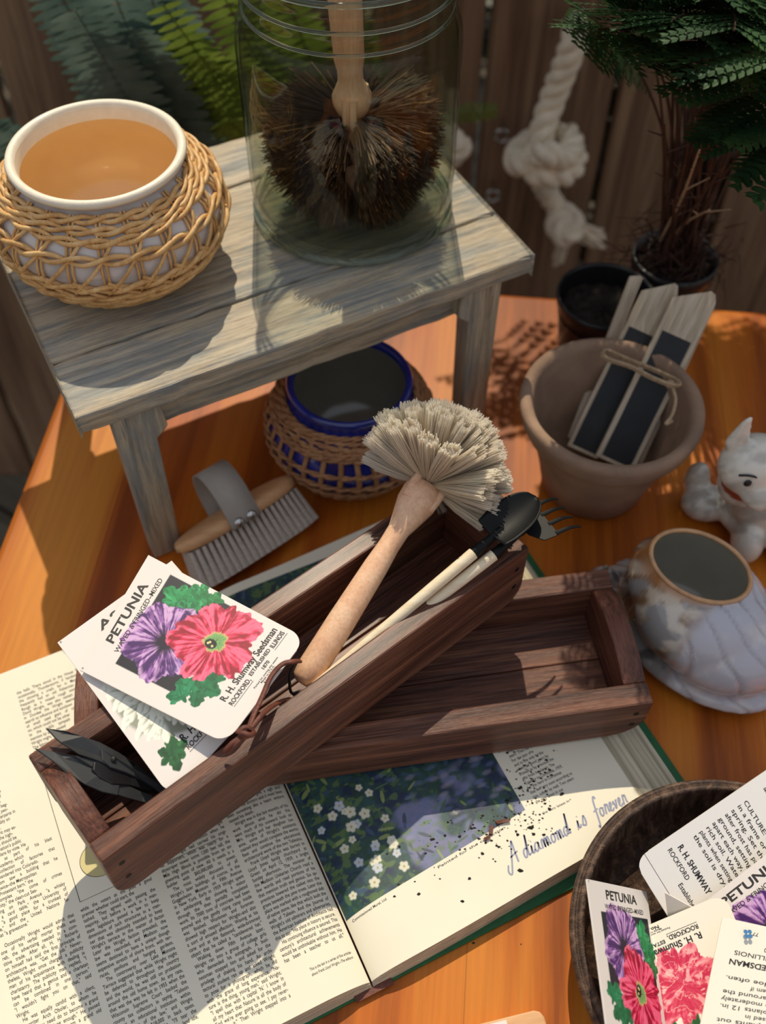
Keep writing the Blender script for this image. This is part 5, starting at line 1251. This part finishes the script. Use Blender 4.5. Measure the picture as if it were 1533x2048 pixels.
# ------------------------------------------------------------------ cotton rope on the fence
def rope(mb, P, R_, pitch=.055, n=8):
    P = smooth_path(P, n); P, T, N, B = frames(P); s_ = np.concatenate([[0], np.cumsum(np.linalg.norm(np.diff(P, axis=0), axis=1))])
    ns = max(8, int(s_[-1]/.003)); u = np.linspace(0, s_[-1], ns); I = lambda A_: np.stack([np.interp(u, s_, A_[:, k]) for k in range(3)], 1); P, N, B = I(P), I(N), I(B)
    for k in range(3):
        a = 2*np.pi*(u/pitch+k/3); tube(mb, P+(N*np.cos(a)[:, None]+B*np.sin(a)[:, None])*R_*.5, R_*.56, 12)
rp = thing('knotted_rope', 'thick twisted cotton rope hanging knotted against the plank fence', 'rope', aty(1150, 60, 1.07))
mb = MB(); RY = 1.06; ap = lambda x, y, d=0: aty(x, y, RY-d)
rope(mb, [ap(1155, 40, -.02), ap(1150, 80), ap(1128, 140), ap(1105, 200), ap(1086, 260, .01), ap(1078, 310, .015)], .0150)
rope(mb, [ap(1078, 300, .02), ap(1052, 330, .035), ap(1035, 325, .03), ap(1040, 300, .0), ap(1085, 275, -.015), ap(1130, 290, -.01), ap(1150, 315, .02), ap(1135, 345, .04), ap(1100, 350, .05), ap(1062, 345, .045)], .0150, pitch=.05)
rope(mb, [ap(1075, 310, .045), ap(1100, 308, .055), ap(1128, 318, .045), ap(1145, 290, .02), ap(1130, 262, -.005)], .0140, pitch=.05)
mb.build('upper_rope', M['rope'], rp, smooth=True)
mb = MB(); rope(mb, [ap(1085, 370, -.01), ap(1110, 410, -.015), ap(1130, 440, 0), ap(1150, 455, .01), ap(1130, 475, .02), ap(1112, 450, .01), ap(1128, 425, -.01), ap(1155, 450, -.015)], .0135, pitch=.05); mb.build('lower_knot', M['rope'], rp, smooth=True)
mb = MB()
for k in range(90):
    a = ap(1140+rng.uniform(-16, 16), 450+rng.uniform(-12, 12), rng.uniform(-.01, .01)); sgn = (k % 3 != 0); e = ap(1195+rng.uniform(-12, 18), 475+rng.uniform(-18, 22)) if sgn else ap(1118+rng.uniform(-12, 8), 522+rng.uniform(-16, 10))
    tube(mb, smooth_path([a, (a+e)/2+np.array([0, rng.uniform(-.006, .006), rng.uniform(-.006, .006)]), e], 3), .0016, 5)
mb.build('frayed_end', M['rope'], rp, smooth=True)
r2 = MB(); rope(r2, [aty(880, 240, 1.07), aty(905, 275, 1.06), aty(925, 290, 1.05), aty(905, 315, 1.05), aty(885, 300, 1.06)], .012, pitch=.045); tag(r2.build('rope_knot', M['rope'], smooth=True, loc=aty(905, 285, 1.06)), 'small pale rope knot on the fence, seen at the right edge of the jar', 'rope')
for (px, py), lab in (((1004, 268), 'shiny steel bolt head on the fence left of the rope knot'), ((986, 388), 'shiny steel hook low on the fence beside the stool corner'), ((1148, 52), 'small steel ring holding the top of the rope on the fence')):
    q = aty(px, py, 1.095); mb = MB(); a = np.arange(20)*2*np.pi/20; tube(mb, np.stack([q[0]+.008*np.cos(a), np.full(20, q[1]-.004), q[2]+.008*np.sin(a)], 1), .0026, 8, closed=True); tube(mb, [q+np.array([0, .014, .008]), q+np.array([0, -.006, .008])], .0035, 10)
    tag(mb.build('bolt' if 'bolt' in lab else 'hook' if 'hook' in lab else 'ring', M['steel'], smooth=True, loc=q), lab, 'fixing')

# ------------------------------------------------------------------ ceramic snail planter
sc_ = at(1400, 1230, .035); sc_[2] = 0
sn_ = thing('snail_planter', 'glazed grey white and brown ceramic snail planter with an empty open shell', 'planter', sc_)
G = lambda x, y, z: at(x, y, z)
e1c = G(1378, 1190, .040); e2c = G(1440, 1262, .036)
RZ = Matrix.Rotation(math.radians(-38), 3, 'Z')
V, F = blob_mesh([(e1c, (.049, .043, .034), RZ), (e2c, (.052, .044, .034), RZ), (G(1405, 1225, .045), (.050, .045, .036), RZ), (G(1520, 1280, .034), (.036, .034, .032), None), (G(1400, 1300, .012), (.062, .040, .0125), RZ), (G(1330, 1230, .010), (.055, .030, .011), Matrix.Rotation(math.radians(-60), 3, 'Z')), (G(1232, 1165, .012), (.020, .014, .012), None), (G(1205, 1160, .016), (.012, .010, .013), None)], .0019)
V[:, 2] = np.maximum(V[:, 2], .0005)
oc = G(1402, 1132, .078); on = np.array([.10, -.10, 1.]); on /= np.linalg.norm(on)
u1 = np.array([math.cos(math.radians(-22)), math.sin(math.radians(-22)), 0]); u1 = u1-on*(u1@on); u1 /= np.linalg.norm(u1); u2 = np.cross(on, u1); ra, rb = .0345, .0255
D_ = V-oc; inside = (((D_@u1)/ra)**2+((D_@u2)/rb)**2 < 1.0) & (D_@on > -.03)
# raise the shell to meet the opening rim
rr = np.sqrt(((D_@u1)/ra)**2+((D_@u2)/rb)**2); near = np.clip(1-(rr-1)/.9, 0, 1)*(V[:, 2] > .03); tgt = -(D_@on)-.004*(rr-1)*6
V = V+on*np.where((rr >= 1) & (near > 0), np.maximum(-.006, np.minimum(tgt, .03))*near**2, 0)[:, None]
keep = [f_ for f_ in F if not all(inside[k] for k in f_)]
used = sorted({k for f_ in keep for k in f_}); mp = {k: i for i, k in enumerate(used)}; Vk = V[used]; keep = [[mp[k] for k in f_] for f_ in keep]
ins_k = inside[used]; Dk = Vk-oc; a_ = np.arctan2(Dk@u2/rb, Dk@u1/ra); ring = oc+np.outer(np.cos(a_)*ra, u1)+np.outer(np.sin(a_)*rb, u2); Vk[ins_k] = ring[ins_k]
Sx = G(1560, 1215, .04); dd = np.linalg.norm((Vk-Sx)*np.array([1, 1, .6]), axis=1)
reg = sm(.0, .014, (Vk-G(1400, 1255, .04))@np.array([.75, -.66, 0])+.006)*(Vk[:, 2] > .012); gr = np.exp(-(((dd/.0135) % 1)-.5)**2/.004)
nrmv = Vk-np.array([sc_[0], sc_[1], .03]); nrmv /= np.linalg.norm(nrmv, axis=1)[:, None]; Vk = Vk-nrmv*(gr*reg*.0014)[:, None]
n1 = fbm(Vk[:, 0]*70+9, Vk[:, 1]*70+Vk[:, 2]*40, 4, 4); n2 = fbm(Vk[:, 0]*110+3, Vk[:, 1]*110+Vk[:, 2]*80, 8, 3)
C = mix(np.broadcast_to(S(150, 146, 142), Vk.shape), S(92, 90, 88), sm(.45, .6, n1)); C = mix(C, S(206, 200, 192), sm(.48, .68, n2)*.7)
topk = sm(.030, .060, Vk[:, 2])*(1-reg); C = mix(C, S(146, 104, 62), topk*sm(.42, .56, n1)*.75); C = mix(C, S(212, 198, 176), topk*sm(.46, .68, n2)*.7)
rimk = np.exp(-((rr[used]-1.05)/.10)**2); C = mix(C, S(176, 118, 66), rimk*.8)
C = mix(C, S(184, 182, 190), reg*(1-sm(.0, .03, (Vk-G(1500, 1300, .03))@np.array([.5, -.8, 0]))*.0)); C = mix(C, S(212, 206, 204), reg*sm(.46, .68, n1)*.7); C = mix(C, S(134, 120, 118), reg*gr*.35)
C = mix(C, S(168, 142, 126), np.exp(-((reg-.5)/.25)**2)*.45)
mb = MB(); mb.add(Vk, keep, 0, C); mb.build('shell_body', M['glazed'], sn_, smooth=True, col=True)
mb = MB(); a = np.arange(72)*2*np.pi/72; ring = oc+np.outer(np.cos(a)*ra, u1)+np.outer(np.sin(a)*rb, u2); tube(mb, ring+on*.0003, .0017, 10, closed=True); mb.build('opening_rim', plain('amber_brown_rim_glaze', S(190, 142, 96), .2, coat=.6, noise=.2, nscale=120), sn_, smooth=True)
mb = MB(); k = 12; V_ = []
for i in range(k+1):
    q = i/k*math.pi/2; w_ = (1+.10*math.sin(q*2))*math.cos(q)**.75 if i < k else .001; dep = .052*math.sin(q)
    V_.append(oc-on*dep+np.outer(np.cos(a)*ra*w_, u1)+np.outer(np.sin(a)*rb*w_, u2))
V_ = np.concatenate(V_); mb.add(V_, [[i*72+j_, i*72+(j_+1) % 72, (i+1)*72+(j_+1) % 72, (i+1)*72+j_] for i in range(k) for j_ in range(72)]); mb.build('inner_bowl', M['grey_glaze'], sn_, smooth=True)
mb = MB()
for dx, dy in ((-14, -12), (6, -20)): ellipsoid(mb, G(1205+dx, 1160+dy, .028), (.0022, .0022, .006)); 
mb.build('feelers', M['grey_glaze'], sn_, smooth=True)

# ------------------------------------------------------------------ white ceramic animal figurine
dY = .452; g_ = lambda x, y, d=0: aty(x, y, dY-d)
fg = thing('animal_figurine', 'white glazed ceramic animal figurine with pointed ears and painted eyes at the right edge', 'figurine', (.275, .455, 0))
hd = g_(1512, 930)
V, F = blob_mesh([(hd, (.026, .022, .024), None), (hd+np.array([.004, -.016, -.010]), (.015, .014, .013), None), (hd+np.array([.002, .008, -.028]), (.019, .018, .022), None), ((.292, .470, .045), (.034, .030, .036), None), ((.298, .475, .020), (.042, .036, .020), None), ((.275, .445, .018), (.012, .016, .020), None), ((.305, .440, .018), (.012, .016, .020), None), ((.252, .484, .014), (.020, .016, .014), None), ((.245, .500, .024), (.010, .010, .018), None)]
  +[(hd+np.array([sx*.0175, .004, .020+.006*k]), (.0085-.0017*k, .0055-.0008*k, .009), Matrix.Rotation(math.radians(-sx*22), 3, 'Y')) for sx in (-1, 1) for k in range(4)], .0017)
V[:, 2] = np.maximum(V[:, 2], .0004)
n1 = fbm(V[:, 0]*90, V[:, 1]*90+V[:, 2]*60, 14, 4); C = mix(np.broadcast_to(S(228, 222, 208), V.shape), S(160, 154, 142), sm(.48, .74, n1)*.6)
col_d = np.abs((V[:, 2]-(hd[2]-.024))+(V[:, 1]-hd[1])*-.35); C = mix(C, S(150, 66, 34), sm(.0042, .003, col_d)*(V[:, 1] < hd[1]+.02)*(np.abs(V[:, 0]-hd[0]) < .03)*(V[:, 2] > .045))
mb = MB(); mb.add(V, F, 0, C); mb.build('figurine_body', M['glazed'], fg, smooth=True, col=True)
for sx in (-1, 1):
    ep = hd+np.array([sx*.0105, -.0195, .004]); mb = MB(); ellipsoid(mb, ep, (.0028, .0014, .0032), None, 16, 10); mb.build('eye', M['black_plastic'], fg, smooth=True)
    mb = MB(); P = [ep+np.array([-sx*.0068, .0016, .0030]), ep+np.array([-sx*.0030, .0006, .0064]), ep+np.array([sx*.0016, .0012, .0070]), ep+np.array([sx*.0062, .004, .0036])]; tube(mb, smooth_path(P, 6), .0008, 8); mb.build('brow', M['black_plastic'], fg, smooth=True)

# ------------------------------------------------------------------ round wooden bowl with more packets
bc_ = np.array([.2065, .1495, 0]); bw = thing('wooden_bowl', 'round worn dark wooden bowl of seed packets at the lower right', 'bowl', bc_)
mb = MB(); BRo = .0985
lathe(mb, [(.0001, .0015), (.078, .0015), (.084, .006), (.0875, .0175), (.0925, .029), (.0965, .031), (.0985, .036), (.0987, .0405), (.0975, .0424), (.0958, .0426), (.0952, .0412), (.0946, .0426), (.0930, .0438), (.0912, .0436), (.0904, .0415), (.087, .022), (.078, .010), (.0001, .0085)], (0, 0, 0), 160, fn=lambda V: V*(1+.0045*np.sin(np.arctan2(V[..., 1], V[..., 0])*3+1))[..., None]*np.array([1, 1, 1]))
mb.build('bowl_body', M['bowl'], bw, world=False, smooth=True)
culture = ['CULTURE: Seed may be sown', 'in a frame or a box in early', 'spring. Set the plants out', 'after frost has passed in', 'ground, setting plants 12 in.', 'apart each way, in moderately', 'rich soil. Water around the', 'plants when setting them if', 'the soil is dry. Hoe often.']
bk_lines = [('R. H. SHUMWAY', 8, 26, 5.2, 34, True, 2), ('SEEDSMAN', 46, 26, 5.2, 28, True, 2), ('ROCKFORD', 6, 20, 4.2, 22, False, 2), ('ILLINOIS', 52, 20, 4.2, 20, False, 2), ('Established 1870', 27, 14.5, 4.2, 28, False, 2)]+[(s, 8, 74-4.6*k, 3.9, 66 if k % 4 != 3 else 50, False, 2) for k, s in enumerate(culture)]
bk2 = [(s, 8, 98-4.6*k, 3.9, 66, False, 2) for k, s in enumerate(['A large and fine variety that', 'makes a beautiful bed of color', 'as a border or for cutting.'])]
# grey-white back of a packet, leaning on the far wall of the bowl
packet('cool white back side of a seed packet, leaning at the bowl\'s far rim', (at(1580, 1509, .058), at(1724, 1744, .028), at(1414, 1957, .014), at(1268, 1722, .047)), art_blank_w, bk_lines+bk2, [(.3, (0, 7.5), (40, 7.5), (83, 7.5))], dens=.35, rbot=9)
packet('plain cream seed packet with only a corner poking out mid bowl', (at(1331, 1786, .0475), at(1450, 1850, .030), at(1440, 1960, .010), at(1345, 1900, .013)), art_blank, [], [], dens=.3, rbot=0)
packet('cream seed packet with pink carnation, upside down beside the steep petunia packet', (at(1593, 2134, .044), at(1341, 2238, .026), at(1198, 1892, .018), at(1450, 1786, .052)), art_carnation,
       [(s, x, y, a, b, c_, d_) if 'No.' not in s else ('No. 1494', 44, 2.4, 3.2, 15, True, 2) for s, x, y, a, b, c_, d_ in imprint]+[('CARNATION', 16, 103, 8, 52, True, 2)], rule, rbot=10, paper='packet_cream')
packet('cream seed packet with petunias, cut by the right edge, beneath the text packet', (at(1370, 1835, .034), at(1586, 1668, .054), at(1815, 1965, .046), at(1600, 2132, .028)), art_petunia, pet+imprint, rule, rbot=10, dens=.8, paper='packet_cream')
packet('cream back side of a seed packet with upside down text, lower right corner', (at(1650, 2220, .046), at(1372, 2190, .042), at(1446, 1834, .058), at(1725, 1895, .060)), art_blank, bk_lines+bk2+[('77', 60, 5.6, 3.4, 3.6, False, 2)], [], dens=.35, rbot=0, paper='packet_cream')
packet('petunia seed packet seen narrow, standing steeply against the bowl\'s left wall', (at(1175, 1758, .078), at(1294, 1783, .030), at(1345, 2140, .030), at(1228, 2150, .078)), art_petunia, pet+imprint, rule+cross, bulge=.0, rbot=10)
mb = MB(); q = at(1497, 1868, .0596)
for k in range(4):
    a = math.pi/4+k*math.pi/2; P = [(q[0]+.0016*math.cos(a)+.0012*math.cos(b), q[1]+.0016*math.sin(a)+.0012*math.sin(b), q[2]+.0002) for b in np.arange(10)*2*np.pi/10]; mb.add(P, [list(range(10))])
o = mb.build('printed_flower_mark', M['ink_blue']); 
pk = [o2 for o2 in bpy.data.objects if o2.name.startswith('seed_packet') and 'lower right corner' in o2.get('label', '')][0]
o.parent = pk; o.matrix_parent_inverse = Matrix.Translation(-pk.location)

# pale wooden board at the bottom edge
a0 = at(1085, 2016, .008); a1 = at(900, 2062, .008); d = a1-a0; d /= np.linalg.norm(d); s_ = np.array([-d[1], d[0], 0]); s_ = s_ if s_[1] < 0 else -s_
wb_ = thing('wooden_board', 'pale beech board with rounded corner and paper sticker at the bottom edge', 'board', (a0[0], a0[1], 0), Matrix.Rotation(math.atan2(d[1], d[0]), 3, 'Z'))
mb = MB(); o = []
for k in range(7): q = math.pi-k*math.pi/12; o.append((.004+.004*math.cos(q), .004+.004*math.sin(q)-.004))
L_ = .11; o = [(0, .06), (.0, .005), (.0015, .0015), (.005, 0), (L_, 0), (L_, .06)]; o = [(x, y) for x, y in o][::1]
prism(mb, o, 0, .008); mb.build('board_body', M['beech_x'], wb_, world=False, bevel=.001)
mb = MB(); box(mb, .022, .085, .0015, .0105, .008, .0082)
mb.build('sticker', M['packet'], wb_, world=False)
mb = MB(); fnw = lambda x, y: np.stack([.072-x, .009-y, np.full_like(x, .00832)], 1); text(mb, 'TM-MINT', 0.012, .0040, .0052, fnw, 0, width=.022, bold=True); text(mb, '4797', .016, .0005, .0036, fnw, 0, width=.012)
mb.build('sticker_print', M['ink'], wb_, world=False)

# ------------------------------------------------------------------ crumbs of soil and bark on the page
Bm = np.array(bk.matrix_world)
def on_page(x, y):
    P = at(x, y, .016); L_ = np.linalg.inv(Bm)@np.array([*P, 1]); z = float(pz(np.array(L_[0])))+.0002; return np.array([P[0], P[1], z])
mb = MB()
def crumb(p, r):
    k = 6; V = []; zs_ = rng.uniform(.3, .7)*r
    for i in range(k): a = 2*math.pi*i/k+rng.uniform(-.3, .3); q = r*rng.uniform(.5, 1.2); V.append(p+np.array([q*math.cos(a), q*math.sin(a)*.7, 0]))
    V.append(p+np.array([0, 0, zs_])); mb.add(V, [[i, (i+1) % k, k] for i in range(k)])
for i in range(330):
    t = rng.random()
    if t < .6: x, y = rng.gauss(1050, 34), rng.gauss(1580, 62)
    elif t < .8: x, y = rng.gauss(960, 60), rng.gauss(1670, 26)
    else: x, y = rng.uniform(760, 1260), rng.uniform(1640, 1820)
    if y > 1800-(x-800)*.38 or y < 1500 or x > 1280: continue
    crumb(on_page(x, y), abs(rng.gauss(.0004, .0005))+.0002)
for x, y, r_ in ((838, 1788, .0017), (940, 1757, .0014), (925, 1802, .0013), (1042, 1740, .0018), (1062, 1655, .0024), (1036, 1668, .0018), (1068, 1668, .0018), (975, 1842, .0002)): crumb(on_page(x, y), r_)
for x, y, r_ in ((975, 1843, .0018), (948, 1886, .0011), (1043, 1888, .0006), (860, 1912, .0008)):
    crumb(at(x, y, .0003), r_)
tag(mb.build('soil_crumbs', M['soil'], loc=on_page(1050, 1600)), 'dark soil crumbs scattered over the right page of the open book', 'soil', kind='stuff')
for (x, y, a, L_), lab in zip(((1006, 1643, -.15, .009), (982, 1660, 1.2, .0055), (975, 1677, .3, .004)), ('reddish bark chip lying topmost on the garden picture', 'reddish bark chip standing crosswise in the middle of three', 'small reddish bark chip nearest the picture edge')):
    p_ = on_page(x, y); mb = MB(); box(mb, -L_/2, L_/2, -.0010, .0010, 0, .0012); V = mb.v[0]; V += nrg.normal(0, .0004, V.shape); o = mb.build('bark_chip', M['leather']); o.location = (p_[0], p_[1], p_[2]+.0003); o.rotation_euler = (0, 0, a+.3); tag(o, lab, 'bark chip', 'bark chips on the garden picture')

# ------------------------------------------------------------------ details belong to the part they sit on
bpy.context.view_layer.update()
NEST = {'wooden_prongs': 'handle', 'hanging_loop': 'handle', 'blackboard_panel': 'wooden_stake', 'brow': 'eye', 'sticker_print': 'sticker', 'neck_ring': 'jar_wall', 'base_ring': 'jar_wall', 'rim': 'pot_body', 'opening_rim': 'shell_body', 'feelers': 'shell_body', 'nail_head': 'side_board'}
def centre(o): return o.matrix_world @ (sum((Vector(c) for c in o.bound_box), Vector())/8)
def base(o): return o.name.split('.')[0]
for ch in list(bpy.data.objects):
    root = ch.parent
    if root is None or root.type != 'EMPTY': continue
    want = NEST.get(base(ch)) or ({'scrub_brush': 'strap', 'thread_snips': 'handle_arm'}.get(base(root)) if base(ch) == 'rivet' else None)
    sib = [o for o in root.children if base(o) == want] if want else []
    if not sib: continue
    s_ = min(sib, key=lambda o: (centre(o)-centre(ch)).length if base(ch) != 'nail_head' else abs((root.matrix_world.inverted() @ centre(o)).y-(root.matrix_world.inverted() @ centre(ch)).y))
    W_ = ch.matrix_world.copy(); ch.parent = s_; ch.matrix_parent_inverse = s_.matrix_world.inverted() @ W_ @ ch.matrix_basis.inverted()
